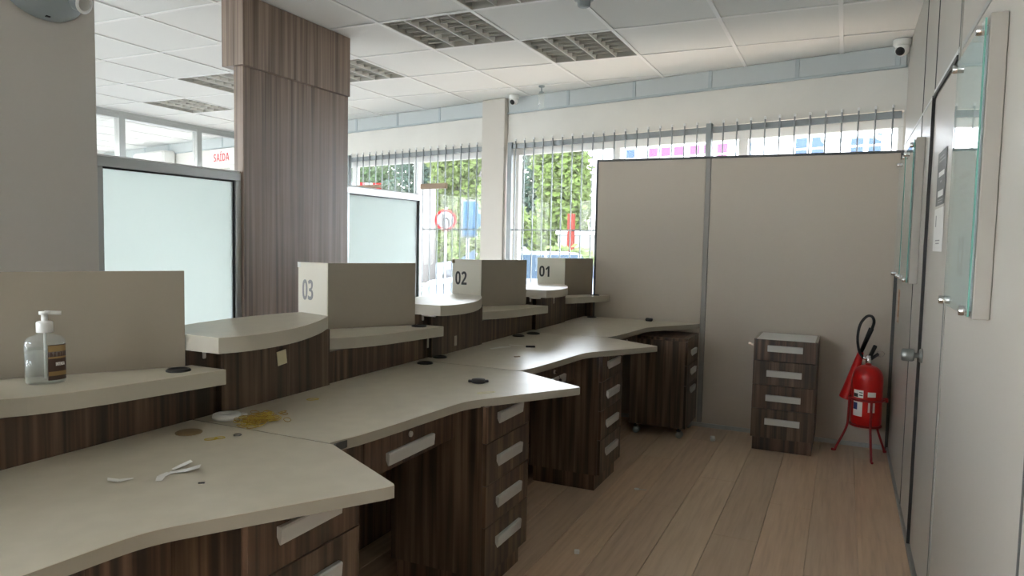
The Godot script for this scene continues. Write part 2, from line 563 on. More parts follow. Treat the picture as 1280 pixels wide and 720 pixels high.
func grille(xa: float, xb: float, first: float, label: String, posts: Array):
	var g := thing("security_grille", label, "window grille")
	g.transform = WF
	var bar_mesh: ArrayMesh
	var st := S()
	bx(st, Vector3.ZERO, Vector3(0.009, 1.72, 0.012), 0.002)
	bar_mesh = mesh_of(st)
	st = S()
	bx(st, Vector3.ZERO, Vector3(0.014, 0.02, 0.014), 0.002)
	var cap := mesh_of(st)
	var x := first
	while x < xb:
		if x > xa:
			var b := put("bar", bar_mesh, M.steel_bar, g)
			b.position = Vector3(sx(x), 1.33, 0.024)
			var c := put("bar_end", cap, M.alu_white, b)
			c.position = Vector3(0, 0.868, 0)
		x += 0.0985
	box_part("top_rail", Vector3(sx(xa), 2.122, 0.004), Vector3(sx(xb), 2.168, 0.017), M.steel_bar, g)
	box_part("middle_rail", Vector3(sx(xa), 1.388, 0.006), Vector3(sx(xb), 1.402, 0.017), M.steel_bar, g)
	box_part("bottom_rail", Vector3(sx(xa), 0.47, 0.004), Vector3(sx(xb), 0.51, 0.017), M.steel_bar, g)
	for p in posts:
		box_part("post", Vector3(sx(p) - 0.021, 0.47, 0.008), Vector3(sx(p) + 0.021, 2.19, 0.045), M.steel_bar, g)
	box_part("side_post", Vector3(sx(xa) - 0.004, 0.47, 0.003), Vector3(sx(xa) + 0.045, 2.18, 0.03), M.steel_bar, g)

func build_walls():
	var wr: Node3D = struct(node("wall_right"))
	box_part("backing", Vector3(WX + 0.02, -0.1, -5.6), Vector3(WX + 0.2, 2.79, 2.8), M.joint_dark, wr, 0.0)
	var zs := [-5.19, -3.98, -3.46, -2.735, -1.52, -0.3, 0.92, 2.6]
	var g := 0.0025
	for k in zs.size() - 1:
		box_part("wall_panel", Vector3(WX, 1.945 + g, zs[k] + g), Vector3(WX + 0.02, 2.7, zs[k + 1] - g), M.panel_white, wr, 0.002)
		if k != 2:
			box_part("wall_panel", Vector3(WX, 0.02, zs[k] + g), Vector3(WX + 0.02, 1.945 - g, zs[k + 1] - g), M.panel_white, wr, 0.002)
	for z in [-3.98, -1.52, -0.3, 0.92]:
		box_part("joint_cover", Vector3(WX - 0.003, 0.02, z - 0.003), Vector3(WX + 0.004, 2.578, z + 0.003), M.alu_dark, wr, 0.0005)
	box_part("joint_cover", Vector3(WX - 0.003, 1.96, -3.463), Vector3(WX + 0.004, 2.578, -3.457), M.alu_dark, wr, 0.0005)
	box_part("door_seal", Vector3(WX - 0.010, 0.02, -3.463), Vector3(WX + 0.004, 1.936, -3.453), M.black, wr, 0.001)
	box_part("door_seal", Vector3(WX - 0.008, 1.925, -3.453), Vector3(WX + 0.001, 1.937, -2.765), M.black, wr, 0.001)
	box_part("joint_strip", Vector3(WX - 0.003, 1.94, -5.19), Vector3(WX + 0.002, 1.95, -3.5), M.alu_white, wr, 0.001)
	box_part("joint_strip", Vector3(WX - 0.003, 1.936, -2.70), Vector3(WX + 0.002, 1.954, 2.6), M.alu, wr, 0.001)
	var bb: MeshInstance3D = struct(box_part("baseboard_right", Vector3(WX - 0.012, 0.0, -5.16), Vector3(WX + 0.02, 0.02, 2.6), M.alu, self, 0.002))
	# door
	var d: Node3D = struct(node("door_1"))
	box_part("leaf", Vector3(WX + 0.002, 0.024, -3.449), Vector3(WX + 0.018, 1.924, -2.765), M.panel_white, d, 0.002)
	box_part("hinge_stile", Vector3(WX - 0.004, 0.02, -2.760), Vector3(WX + 0.02, 2.578, -2.746), M.alu_dark, d, 0.001)
	box_part("hinge_stile", Vector3(WX - 0.004, 0.02, -2.738), Vector3(WX + 0.02, 2.578, -2.726), M.post_grey, d, 0.001)
	box_part("head_rail", Vector3(WX - 0.004, 1.938, -3.46), Vector3(WX + 0.02, 1.958, -2.735), M.alu_white, d, 0.001)
	var st := S(true)
	var kx := Transform3D(Basis(Vector3(0, 0, 1), Vector3(-1, 0, 0), Vector3(0, -1, 0)), Vector3(WX + 0.002, 0.853, -3.385))
	lathe(st, [Vector2(0, 0), Vector2(0.031, 0), Vector2(0.031, 0.004), Vector2(0.026, 0.011), Vector2(0.0, 0.011)], 24, kx)
	var rose := obj("door_handle", st, M.knob_grey, d)
	st = S(true)
	lathe(st, [Vector2(0.011, 0.008), Vector2(0.011, 0.028), Vector2(0.024, 0.030), Vector2(0.0265, 0.036), Vector2(0.0265, 0.072), Vector2(0.023, 0.077), Vector2(0, 0.0778)], 24, kx)
	obj("knob", st, M.knob_grey, rose)
	# left, back and outer shell (outside the frame)
	var wl: Node3D = struct(node("wall_left"))
	box_part("wall_piece", Vector3(-11.4, -0.1, -8.2), Vector3(-11.2, 0.5, 2.8), M.wall_paint, wl, 0.0)
	box_part("wall_piece", Vector3(-11.4, 2.3, -8.2), Vector3(-11.2, 2.79, 2.8), M.wall_paint, wl, 0.0)
	for p in [[-8.2, -6.4], [-3.9, -3.5], [2.2, 2.8]]:
		box_part("wall_piece", Vector3(-11.4, 0.5, p[0]), Vector3(-11.2, 2.3, p[1]), M.wall_paint, wl, 0.0)
	var wb: Node3D = struct(node("wall_back"))
	for p in [[-11.4, -10.8], [-4.0, -3.4], [-2.0, 0.6]]:
		box_part("wall_piece", Vector3(p[0], -0.1, 2.6), Vector3(p[1], 2.79, 2.8), M.wall_paint, wb, 0.0)
	for p in [[-10.8, -4.0], [-3.4, -2.0]]:
		box_part("wall_piece", Vector3(p[0], 2.4, 2.6), Vector3(p[1], 2.79, 2.8), M.wall_paint, wb, 0.0)
		box_part("wall_piece", Vector3(p[0], -0.1, 2.6), Vector3(p[1], 0.2, 2.8), M.wall_paint, wb, 0.0)
	for q in [[4, -10.8, -4.0], [5, -3.4, -2.0]]:  # unseen rear windows, added and widened to brighten the room
		var w4: Node3D = struct(node("window_%d" % q[0]))
		box_part("pane", Vector3(q[1], 0.2, 2.69), Vector3(q[2], 2.4, 2.696), M.glass, w4, 0.0)
		for i in 4:
			var x: float = lerp(float(q[1]), float(q[2]) - 0.04, i / 3.0)
			box_part("frame_stile", Vector3(x, 0.2, 2.66), Vector3(x + 0.04, 2.4, 2.72), M.alu_white, w4)
	var w5: Node3D = struct(node("window_6"))  # unseen side window, added and widened to bring daylight into the hall
	box_part("pane", Vector3(-11.3, 0.5, -6.4), Vector3(-11.294, 2.3, -3.9), M.glass, w5, 0.0)
	box_part("pane", Vector3(-11.3, 0.5, -3.5), Vector3(-11.294, 2.3, 2.2), M.glass, w5, 0.0)
	for z in [-6.4, -5.2, -3.94, -3.5, -2.1, -0.7, 0.7, 2.16]:
		box_part("frame_stile", Vector3(-11.33, 0.5, z), Vector3(-11.27, 2.3, z + 0.04), M.alu_white, w5)

# ------------------------------------------------------------------ customer side
func build_hall():
	# white structural pier at the left edge of the photo
	var p := box_part("white_pier", Vector3(-3.26, 0, -2.05), Vector3(-2.96, CEIL, -1.05), M.pier_paint, self, 0.004)
	tag(p, "broad white painted pier at the left edge, carrying the emergency light", "pier")
	# wood-clad post with its deeper fascia
	var c := thing("clad_post", "tall wood-grain clad post with a deeper fascia at the ceiling", "post")
	box_part("post_panel", Vector3(-3.036, 0, -3.775), Vector3(-2.968, 2.25, -2.884), M.walnut_grey, c)
	box_part("fascia", Vector3(-3.10, 2.205, -3.765), Vector3(-2.944, CEIL - 0.002, -2.862), M.walnut_grey, c)
	# frosted panels in aluminium frames
	frosted("frosted_screen", "large frosted glass panel between the white pier and the wood-clad post", -2.882, -2.052)
	frosted("frosted_screen", "smaller frosted glass panel between the wood-clad post and the white window pillar", -4.705, -3.778)
	# glazed partition farther off
	var g := thing("glazed_partition", "clear glazed partition with grey mullions under the far ceiling", "glass partition")
	box_part("ceiling_rail", Vector3(-7.04, 2.545, -6.66), Vector3(-6.96, 2.575, 2.5), M.alu, g)
	box_part("head_rail", Vector3(-7.035, 2.50, -6.66), Vector3(-6.965, 2.545, 2.5), M.alu, g)
	box_part("transom", Vector3(-7.03, 2.05, -6.66), Vector3(-6.97, 2.10, 2.5), M.alu, g)
	box_part("bottom_rail", Vector3(-7.03, 0.002, -6.66), Vector3(-6.97, 0.08, 2.5), M.alu, g)
	for k in 10:
		var z := -6.09 + 0.99 * k
		if z < 2.4:
			box_part("mullion", Vector3(-7.04, 0.08, z - 0.035), Vector3(-6.96, 2.545, z + 0.035), M.alu, g)
		var za: float = max(z - 0.955, -6.66)
		box_part("pane", Vector3(-7.004, 0.08, za), Vector3(-6.996, 2.05, min(z - 0.035, 2.5)), M.glass, g, 0.0)
		box_part("pane", Vector3(-7.004, 2.10, za), Vector3(-6.996, 2.50, min(z - 0.035, 2.5)), M.glass, g, 0.0)
	# exit sign on the facade header beyond it
	var s := thing("exit_sign", "white exit sign with red letters seen through the far glazed partition", "sign")
	s.transform = WF
	box_part("board", Vector3(sx(-7.80), 2.222, 0.002), Vector3(sx(-7.22), 2.43, 0.014), M.sign_white, s)
	text("lettering", "SAÍDA", 0.10, M.sign_red, s, Transform3D(Basis(), Vector3(sx(-7.52), 2.315, 0.0146)), true, 0.95)
	# air conditioner beyond
	var ac := thing("air_conditioner", "white wall air conditioner high up beyond the far glazed partition", "air conditioner", Vector3(0, 0, 0))
	ac.transform = WF
	box_part("body", Vector3(sx(-9.6), 2.2, 0.002), Vector3(sx(-8.7), 2.47, 0.2), M.white_plastic, ac, 0.03)
	box_part("outlet_flap", Vector3(sx(-9.55), 2.215, 0.19), Vector3(sx(-8.75), 2.25, 0.205), M.grey_plastic, ac, 0.004)

func frosted(called: String, label: String, za: float, zb: float):
	var t := thing(called, label, "glass screen")
	var x0 := -3.022; var x1 := -2.982
	var yt := 1.635
	box_part("frame_head", Vector3(x0, yt - 0.045, za), Vector3(x1, yt, zb), M.alu, t)
	box_part("frame_lip", Vector3(x0 + 0.008, yt, za), Vector3(x1 - 0.008, yt + 0.008, zb), M.alu_white, t)
	box_part("frame_foot", Vector3(x0, 0.002, za), Vector3(x1, 0.06, zb), M.alu, t)
	for s in [[za, za + 0.036], [zb - 0.036, zb]]:
		box_part("frame_stile", Vector3(x0, 0.06, s[0]), Vector3(x1, yt - 0.045, s[1]), M.alu, t)
	var seal := S()
	mm(seal, Vector3(-3.010, yt - 0.053, za + 0.036), Vector3(-2.994, yt - 0.045, zb - 0.036))
	mm(seal, Vector3(-3.010, 0.06, za + 0.036), Vector3(-2.994, yt - 0.053, za + 0.046))
	mm(seal, Vector3(-3.010, 0.06, zb - 0.044), Vector3(-2.994, yt - 0.053, zb - 0.036))
	obj("gasket", seal, M.black, t)
	box_part("pane", Vector3(-3.006, 0.06, za + 0.046), Vector3(-2.998, yt - 0.053, zb - 0.044), M.frosted, t, 0.0)

# ------------------------------------------------------------------ the counter
func P(list: Array) -> PackedVector2Array:
	return PackedVector2Array(list)

func build_counter():
	var ord := ["nearest, below the sanitiser bottle's shelf", "second, with the box numbered 03", "third, with the box numbered 02", "farthest, with the box numbered 01"]
	for k in 4:
		var z0 := 0.0 - 0.262 - 1.25 * k                # near seam of the module
		var zn := z0 + 0.022                           # where its raised ledge begins
		var zm := z0 - 0.618                           # where its box begins
		var last := k == 3
		# staff face of the box: from its far end F slanting back to its near end N
		var F := Vector2(-1.767, z0 - 1.224)
		if k == 3:
			F = Vector2(-1.708, -5.084)                    # it meets the partition
		var N: Vector2 = [F + 0.60 * Vector2(-0.545, 0.838), Vector2(-1.985, z0 - 0.885), Vector2(-1.936, z0 - 0.952), Vector2(-1.847, -4.864)][k]
		var W: float = N.x - [0.165, 0.165, 0.20, 0.223][k]
		var t := thing("counter_upstand", "dark walnut counter back with a pale ledge and shelf, " + ord[k], "counter")
		var z_end: float = z0 - 1.228
		# carcass
		box_part("carcass", Vector3(-2.16, 0.0, zm), Vector3(-1.775, 0.952, zn), M.walnut, t)
		box_part("carcass", Vector3(-2.16, 0.0, z_end), Vector3(-1.768, 0.859, zm), M.walnut_warm, t)
		box_part("raised_panel", Vector3(-1.775, 0.0, zm + 0.008), Vector3(-1.748, 0.952, zn - 0.115), M.walnut, t)
		# raised customer ledge
		var st := S()
		var a := zn
		var lp := rounded([Vector2(-1.90, a), Vector2(-1.634, a), Vector2(-1.606, a - 0.06), Vector2(-1.596, a - 0.13), Vector2(-1.596, a - 0.20), Vector2(-1.607, a - 0.28), Vector2(-1.630, a - 0.36), Vector2(-1.665, a - 0.45), Vector2(-1.706, a - 0.54), Vector2(-1.762, a - 0.634),
			Vector2(-1.935, a - 0.690), Vector2(-1.962, a - 0.63), Vector2(-1.982, a - 0.50), Vector2(-1.986, a - 0.36), Vector2(-1.972, a - 0.22), Vector2(-1.945, a - 0.10), Vector2(-1.92, a - 0.04)], 1, 9)
		prism(st, P(lp), 0.953, 1.0)
		obj("ledge", st, M.laminate, t)
		band(P(lp), 0.953, 1.0, M.shaded_shelf_band, t)
		st = S()
		mm(st, Vector3(-1.775, 0.938, a - 0.075), Vector3(-1.70, 0.953, a - 0.062), 0.003)
		mm(st, Vector3(-1.773, 0.918, a - 0.073), Vector3(-1.765, 0.953, a - 0.062), 0.002)
		obj("bracket", st, M.white_plastic, t)
		# low staff shelf, reaching back to the slanted face
		st = S()
		var pts := [Vector2(-1.86, zm - 0.003), Vector2(-1.80, zm - 0.06), Vector2(-1.745, zm - 0.14), Vector2(-1.715, zm - 0.21), Vector2(-1.690, zm - 0.30), Vector2(-1.668, zm - 0.42), Vector2(-1.648, zm - 0.54), Vector2(-1.630, zm - 0.632), Vector2(-1.768, zm - 0.634), Vector2(-2.15, zm - 0.63), Vector2(-2.15, zm - 0.003)]
		if last:
			pts = [Vector2(-1.86, zm - 0.003), Vector2(-1.80, zm - 0.03), Vector2(-1.735, zm - 0.10), Vector2(-1.69, zm - 0.19), Vector2(-1.645, zm - 0.29), Vector2(-1.60, zm - 0.39), Vector2(-1.572, -5.084), Vector2(-1.712, -5.0845), Vector2(-2.15, -5.0845), Vector2(-2.15, zm - 0.003)]
		prism(st, P(pts), 0.860, 0.904)
		obj("shelf", st, M.laminate, t)
		band(P(pts), 0.860, 0.904, M.shaded_shelf_band, t)
		# privacy box on top
		var num: String = ["", "03", "02", "01"][k]
		var lab: String = ["plain pale privacy box behind the sanitiser bottle", "pale privacy box numbered 03 in faded grey", "pale privacy box numbered 02 in black", "pale privacy box numbered 01, against the beige partition"][k]
		var b := thing("privacy_box", lab, "box", Vector3(0, 0, 0), 0.0, "privacy boxes along the counter")
		var yt: float = [1.19, 1.187, 1.181, 1.176][k]
		var dF := (N - F).normalized()
		var q := Vector2(-dF.y, dF.x) * -0.016
		if q.x > 0:
			q = -q
		st = S()
		prism(st, P([F, N, N + q, F + q]), 0.905, yt)
		obj("staff_face", st, M.shaded_laminate, b)
		box_part("number_face", Vector3(W, 0.905, N.y - 0.016), Vector3(N.x - 0.004, yt, N.y), M.number_plate, b, 0.001)
		box_part("customer_face", Vector3(W, 0.905, F.y), Vector3(W + 0.016, yt - 0.035, N.y - 0.016), M.shaded_laminate, b, 0.001)
		box_part("end_face", Vector3(W + 0.016, 0.905, F.y), Vector3(F.x - 0.03, yt - 0.035, F.y + 0.016), M.shaded_laminate, b, 0.001)
		if k > 0:
			var m: Material = [null, M.grey_print, M.black, M.dark_print][k]
			text("number", num, [0.09, 0.086, 0.078, 0.078][k], m, b, Transform3D(Basis(), Vector3([0, -2.096, -2.075, -2.006][k], 1.066 + (0.007 if last else 0.0), N.y + 0.0008)), true, [1, 0.47, 0.68, 0.82][k])
			if k == 1:
				box_part("corner_tape", Vector3(W - 0.002, yt - 0.022, N.y), Vector3(W + 0.014, yt + 0.001, N.y + 0.002), M.white_plastic, b, 0.0)
			if k == 2:
				box_part("corner_tape", Vector3(W - 0.002, yt - 0.024, N.y), Vector3(W + 0.018, yt - 0.004, N.y + 0.002), M.tan_plastic, b, 0.0)
		# desk
		build_desk(k, z0)
	# black desk and shelf grommets
	var gl := [["black cable grommet on the shelf beside the sanitiser bottle", -1.728, 0.904, -1.43, 0.034], ["black cable grommet on the shelf at the right end of box 03", -1.721, 0.904, -2.70, 0.034], ["black cable grommet on the shelf in front of box 01", -1.665, 0.904, -5.02, 0.034],
		["large black cable grommet on the desk by box 03, nearer of its pair", -1.690, 0.738, -2.704, 0.036], ["flat black cable grommet on the desk by box 03, beside the wood panel", -1.718, 0.738, -2.88, 0.034], ["left black cable grommet of the pair on the desk below box 02", -1.715, 0.738, -3.77, 0.036], ["right black cable grommet of the pair on the desk below box 02", -1.685, 0.738, -3.92, 0.040], ["black cable grommet at the far corner of the desk against the beige partition", -1.690, 0.738, -5.03, 0.036]]
	for g in gl:
		var st := S(true)
		lathe(st, [Vector2(0, 0), Vector2(g[4], 0), Vector2(g[4], 0.003), Vector2(g[4] * 0.9, 0.006), Vector2(g[4] * 0.75, 0.006), Vector2(g[4] * 0.72, 0.004), Vector2(0, 0.004)], 24, Transform3D(Basis(), Vector3(g[1], g[2], g[3])))
		tag(obj("cable_grommet", st, M.black), g[0], "cable grommet", "cable grommets on the desks and shelves")
	var st2 := S(true)
	lathe(st2, [Vector2(0, 0), Vector2(0.036, 0), Vector2(0.036, 0.002), Vector2(0.033, 0.0035), Vector2(0, 0.003)], 24, Transform3D(Basis(), Vector3(-1.658, 0.738, -1.404)))
	tag(obj("cable_grommet", st2, M.tan_plastic), "flat brown cable grommet on the nearest desk", "cable grommet", "cable grommets on the desks and shelves")

func build_desk(k: int, z0: float):
	var lab: String = ["nearest pale desk with white paper scraps on it", "second pale desk with a black cap on its tongue", "third pale desk, below the box numbered 02", "farthest pale desk, ending at the beige partition"][k]
	var t := thing("desk", lab, "desk", Vector3.ZERO, 0.0, "pale desks joined along the counter")
	var g := 0.004
	var pts := [Vector2(-1.766, z0 - g), Vector2(-1.250, z0 - g), Vector2(-1.225, z0 - 0.10), Vector2(-1.205, z0 - 0.25), Vector2(-1.190, z0 - 0.42), Vector2(-1.179, z0 - 0.54), Vector2(-1.170, z0 - 0.61), Vector2(-1.150, z0 - 0.66), Vector2(-1.125, z0 - 0.70), Vector2(-0.915, z0 - 1.035), Vector2(-0.903, z0 - 1.058), Vector2(-0.912, z0 - 1.068), Vector2(-1.232, z0 - 1.25 + g), Vector2(-1.766, z0 - 1.25 + g)]
	if k == 3:
		pts = pts.slice(0, 12) + [Vector2(-0.925, -5.086), Vector2(-1.766, -5.086)]
	# the raised back panel stands on the floor behind: notch it out
	var zm := z0 - 0.618
	var zn := z0 + 0.022
	var notch := P([Vector2(-1.80, zm + 0.006), Vector2(-1.7475, zm + 0.006), Vector2(-1.7475, zn - 0.113), Vector2(-1.80, zn - 0.113)])
	if k < 3:
		pts = rounded(pts, 2, 9)
	else:
		pts = rounded(pts, 2, 8)
	var outline := Geometry2D.clip_polygons(P(pts), notch)
	var st := S()
	prism(st, outline[0], 0.709, 0.738)
	obj("desktop", st, M.laminate, t)
	band(outline[0], 0.709, 0.738, M.shaded_edge_band, t)
	# keyboard drawer under it
	var za := z0 - 0.045
	var zb := z0 - 0.745
	box_part("apron", Vector3(-1.262, 0.585, zb), Vector3(-1.245, 0.709, za), M.walnut_warm, t, 0.0015)
	box_part("drawer", Vector3(-1.6, 0.60, zb + 0.16), Vector3(-1.262, 0.69, za - 0.1), M.walnut, t, 0.0)
	var zc := z0 - 0.385
	var h := box_part("drawer_front", Vector3(-1.245, 0.587, zc - 0.17), Vector3(-1.2385, 0.708, zc + 0.24), M.walnut_warm, t, 0.001)
	handle(Vector3(-1.2385, 0.625, zc), Vector3(1, 0, 0), 0.265, h)
	st = S(true)
	cyl(st, Vector3(-1.2385, 0.672, zc), Vector3(-1.233, 0.672, zc), 0.0095, 16)
	obj("lock", st, M.handle_alu, h)
	# wooden supports hidden below
	box_part("side_panel", Vector3(-1.74, 0.0, z0 - 0.028), Vector3(-1.42, 0.709, z0 - 0.006), M.walnut, t, 0.001)
	if k == 1:
		box_part("edge_sticker", Vector3(-1.2415, 0.713, z0 - 0.062), Vector3(-1.2345, 0.734, z0 - 0.012), M.dark_print, t, 0.0)

func handle(at: Vector3, out: Vector3, length: float, parent: Node):
	# slanted flat aluminium pull, along z when it faces +x, along x when it faces +z
	var st := S()
	var along := Vector3(0, 0, 1) if absf(out.x) > 0.5 else Vector3(1, 0, 0)
	var B := Basis(along, Vector3(0, 1, 0), along.cross(Vector3(0, 1, 0)))
	if B.z.dot(out) < 0:
		B = Basis(-along, Vector3(0, 1, 0), (-along).cross(Vector3(0, 1, 0)))
	var pr := P([Vector2(0.0, -0.004), Vector2(0.008, -0.020), Vector2(0.011, -0.020), Vector2(0.014, 0.015), Vector2(0.011, 0.019), Vector2(0.0, 0.019)])
	# outline in (out, y), raised along the pull
	var xf := Transform3D(Basis(B.z, along, Vector3(0, 1, 0)), at)
	prism(st, pr, -length / 2, length / 2, xf)
	obj("handle", st, M.handle_alu, parent)

func make_pedestal(white_top: bool, label: String) -> Node3D:
	# front faces +z, width along x, origin at floor centre of the front
	var t := thing("drawer_pedestal", label, "drawer pedestal", Vector3.ZERO, 0.0, "four-drawer walnut pedestals")
	var w := 0.186; var d := 0.40
	var st := S()
	mm(st, Vector3(-w, 0.085, -d), Vector3(-w + 0.016, 0.712, -0.017), 0.0)
	mm(st, Vector3(w - 0.016, 0.085, -d), Vector3(w, 0.712, -0.017), 0.0)
	mm(st, Vector3(-w + 0.016, 0.085, -d), Vector3(w - 0.016, 0.712, -d + 0.016), 0.0)
	mm(st, Vector3(-w + 0.016, 0.085, -d + 0.016), Vector3(w - 0.016, 0.10, -0.017), 0.0)
	obj("body", st, M.walnut, t)
	box_part("plinth", Vector3(-w + 0.01, 0.0, -d + 0.02), Vector3(w - 0.01, 0.085, -0.03), M.walnut_warm, t)
	if white_top:
		box_part("top_board", Vector3(-w + 0.0165, 0.69, -d + 0.0165), Vector3(w - 0.0165, 0.7128, -0.0175), M.white_plastic, t, 0.0)
		st = S()
		for s in [-1, 1]:
			mm(st, Vector3(s * w, 0.7121, -d), Vector3(s * (w - 0.016), 0.7135, -0.017))
		obj("shaded_edge_band", st, M.shaded_edge_band, t)
	else:
		box_part("top_board", Vector3(-w + 0.0165, 0.69, -d + 0.0165), Vector3(w - 0.0165, 0.7085, -0.0175), M.walnut, t, 0.0)
	var ys := [0.087, 0.2725, 0.425, 0.578, 0.712]
	for k in 4:
		var f := box_part("drawer", Vector3(-w + 0.001, ys[k] + 0.0015, -0.017), Vector3(w - 0.001, ys[k + 1] - 0.0015, 0.0), M.walnut_warm if k % 2 else M.walnut, t, 0.0012)
		handle(Vector3(0, [0.195, 0.345, 0.50, 0.658][k], 0.0), Vector3(0, 0, 1), 0.205, f)
	return t

func build_pedestals():
	var loose := make_pedestal(true, "free-standing walnut drawer pedestal with a white top, against the beige partition")
	loose.position = Vector3(-0.306, 0.0, -4.675)
	loose.rotation.y = 0.0
	var st := S()
	mm(st, Vector3(-0.205, 0.668, -0.03), Vector3(-0.187, 0.676, -0.018), 0.001)
	mm(st, Vector3(-0.222, 0.672, -0.028), Vector3(-0.203, 0.684, -0.022), 0.001, Transform3D())
	obj("side_latch", st, M.chrome, loose)
	var under := make_pedestal(false, "walnut drawer pedestal under the second desk, its four handles in full view")
	under.position = Vector3(-1.112, 0.0, -2.378)
	under.rotation.y = PI / 2
	dup(under, Vector3(-1.075, 0.0, -1.235), PI / 2, "walnut drawer pedestal under the nearest desk, cut by the bottom edge")
	dup(under, Vector3(-1.100, 0.0, -3.655), PI / 2, "walnut drawer pedestal under the third desk, left of the one on castors")
	# mobile one on castors
	var m := thing("mobile_pedestal", "mobile walnut pedestal on castors under the farthest desk", "drawer pedestal", Vector3(-0.905, 0.0, -4.875), PI / 2)
	var w := 0.19
	box_part("body", Vector3(-w, 0.07, -0.385), Vector3(w, 0.655, -0.017), M.walnut, m)
	box_part("top_board", Vector3(-w, 0.655, -0.385), Vector3(w, 0.674, 0.0), M.walnut_warm, m)
	var ys := [0.07, 0.36, 0.495, 0.6545]
	for k in 3:
		var f := box_part("drawer", Vector3(-w + 0.001, ys[k] + 0.0015, -0.0165), Vector3(w - 0.001, ys[k + 1] - 0.0015, 0.0), M.walnut_warm, m, 0.0012)
		handle(Vector3(0.0, [0.315, 0.44, 0.57][k], 0.0), Vector3(0, 0, 1), 0.15, f)
	for sxx in [-0.155, 0.155]:
		for sz in [-0.345, -0.05]:
			st = S(true)
			cyl(st, Vector3(sxx, 0.052, sz), Vector3(sxx, 0.07, sz), 0.008, 10)
			mm(st, Vector3(sxx - 0.016, 0.045, sz - 0.012), Vector3(sxx + 0.016, 0.053, sz + 0.016), 0.002)
			var c := obj("castor", st, M.black, m)
			for q in [-0.012, 0.012]:
				st = S(true)
				cyl(st, Vector3(sxx + q - 0.006, 0.0225, sz + 0.008), Vector3(sxx + q + 0.006, 0.0225, sz + 0.008), 0.0225, 18)
				obj("wheel", st, M.grey_plastic, c)

# ------------------------------------------------------------------ partition, signs, extinguisher
func build_partition():
	var t := thing("office_partition", "beige two-panel partition with a dark edge profile, closing off the counter end", "partition")
	var z := -5.092
	box_part("panel", Vector3(-1.688, 0.03, z - 0.035), Vector3(-0.905, 1.895, z), M.panel_beige, t, 0.0015)
	box_part("panel", Vector3(-0.868, 0.03, z - 0.035), Vector3(0.29, 1.895, z), M.panel_beige, t, 0.0015)
	box_part("post", Vector3(-0.903, 0.03, z - 0.037), Vector3(-0.870, 1.895, z + 0.003), M.post_grey, t)
	box_part("end_profile", Vector3(-1.705, 0.0, z - 0.037), Vector3(-1.689, 1.912, z + 0.001), M.alu_dark, t)
	box_part("end_profile", Vector3(0.291, 0.0, z - 0.037), Vector3(0.309, 1.912, z + 0.003), M.alu_dark, t)
	box_part("leak_filler", Vector3(-1.767, 0.0, z - 0.037), Vector3(-1.7055, 0.858, z + 0.001), M.walnut, t, 0.0)  # added to block window light leaking past the partition end
	box_part("top_profile", Vector3(-1.688, 1.896, z - 0.037), Vector3(0.29, 1.912, z + 0.002), M.alu_dark, t)
	box_part("bottom_rail", Vector3(-1.688, 0.0, z - 0.037), Vector3(0.29, 0.029, z + 0.003), M.alu, t)

func print_tex(called: String, base: Color, marks: Array, size := Vector2i(128, 192)) -> StandardMaterial3D:
	var im := Image.create(size.x, size.y, false, Image.FORMAT_RGB8)
	im.fill(base)
	for r in marks:
		im.fill_rect(Rect2i(r[0], r[1], r[2], r[3]), r[4])
	var m := mat(called, Color.WHITE, 0.55)
	m.albedo_texture = tex(im)
	return m

func sheet(called: String, z0: float, z1: float, y0: float, y1: float, x: float, m: Material, parent: Node):
	# a printed sheet lying on a face that looks towards -x
	var q := QuadMesh.new()
	q.size = Vector2(absf(z1 - z0), y1 - y0)
	var o := put(called, q, m, parent)
	o.transform = Transform3D(Basis(Vector3.UP, -PI / 2), Vector3(x, (y0 + y1) / 2, (z0 + z1) / 2))
	return o

func glass_sign(label: String, zn: float, zf: float, y0: float, y1: float, m: Material, lift: float) -> Node3D:
	var t := thing("glass_sign", label, "notice board", Vector3.ZERO, 0.0, "glass-fronted notice boards on the right wall")
	var xf := WX - lift
	box_part("backing_board", Vector3(xf, y0 - 0.005, zf), Vector3(WX - 0.001, y1 + 0.01, zn), M.shaded_board, t, 0.0015)
	sheet("notice", zn - 0.012, zf + 0.012, y0 + 0.012, y1 - 0.012, xf - 0.0008, m, t)
	box_part("glass_pane", Vector3(xf - 0.0105, y0, zf + 0.003), Vector3(xf - 0.0065, y1, zn - 0.004), M.sign_glass, t, 0.0)
	box_part("glass_edge", Vector3(xf - 0.0105, y0, zn - 0.0035), Vector3(xf - 0.0065, y1, zn - 0.001), M.glass_edge, t, 0.0)
	for y in [y0 + 0.012, y1 - 0.022]:
		for z in [zn - 0.028, zf + 0.024]:
			var st := S(true)
			cyl(st, Vector3(xf - 0.024, y, z), Vector3(xf - 0.0005, y, z), 0.0115, 16)
			obj("standoff", st, M.chrome, t)
	return t

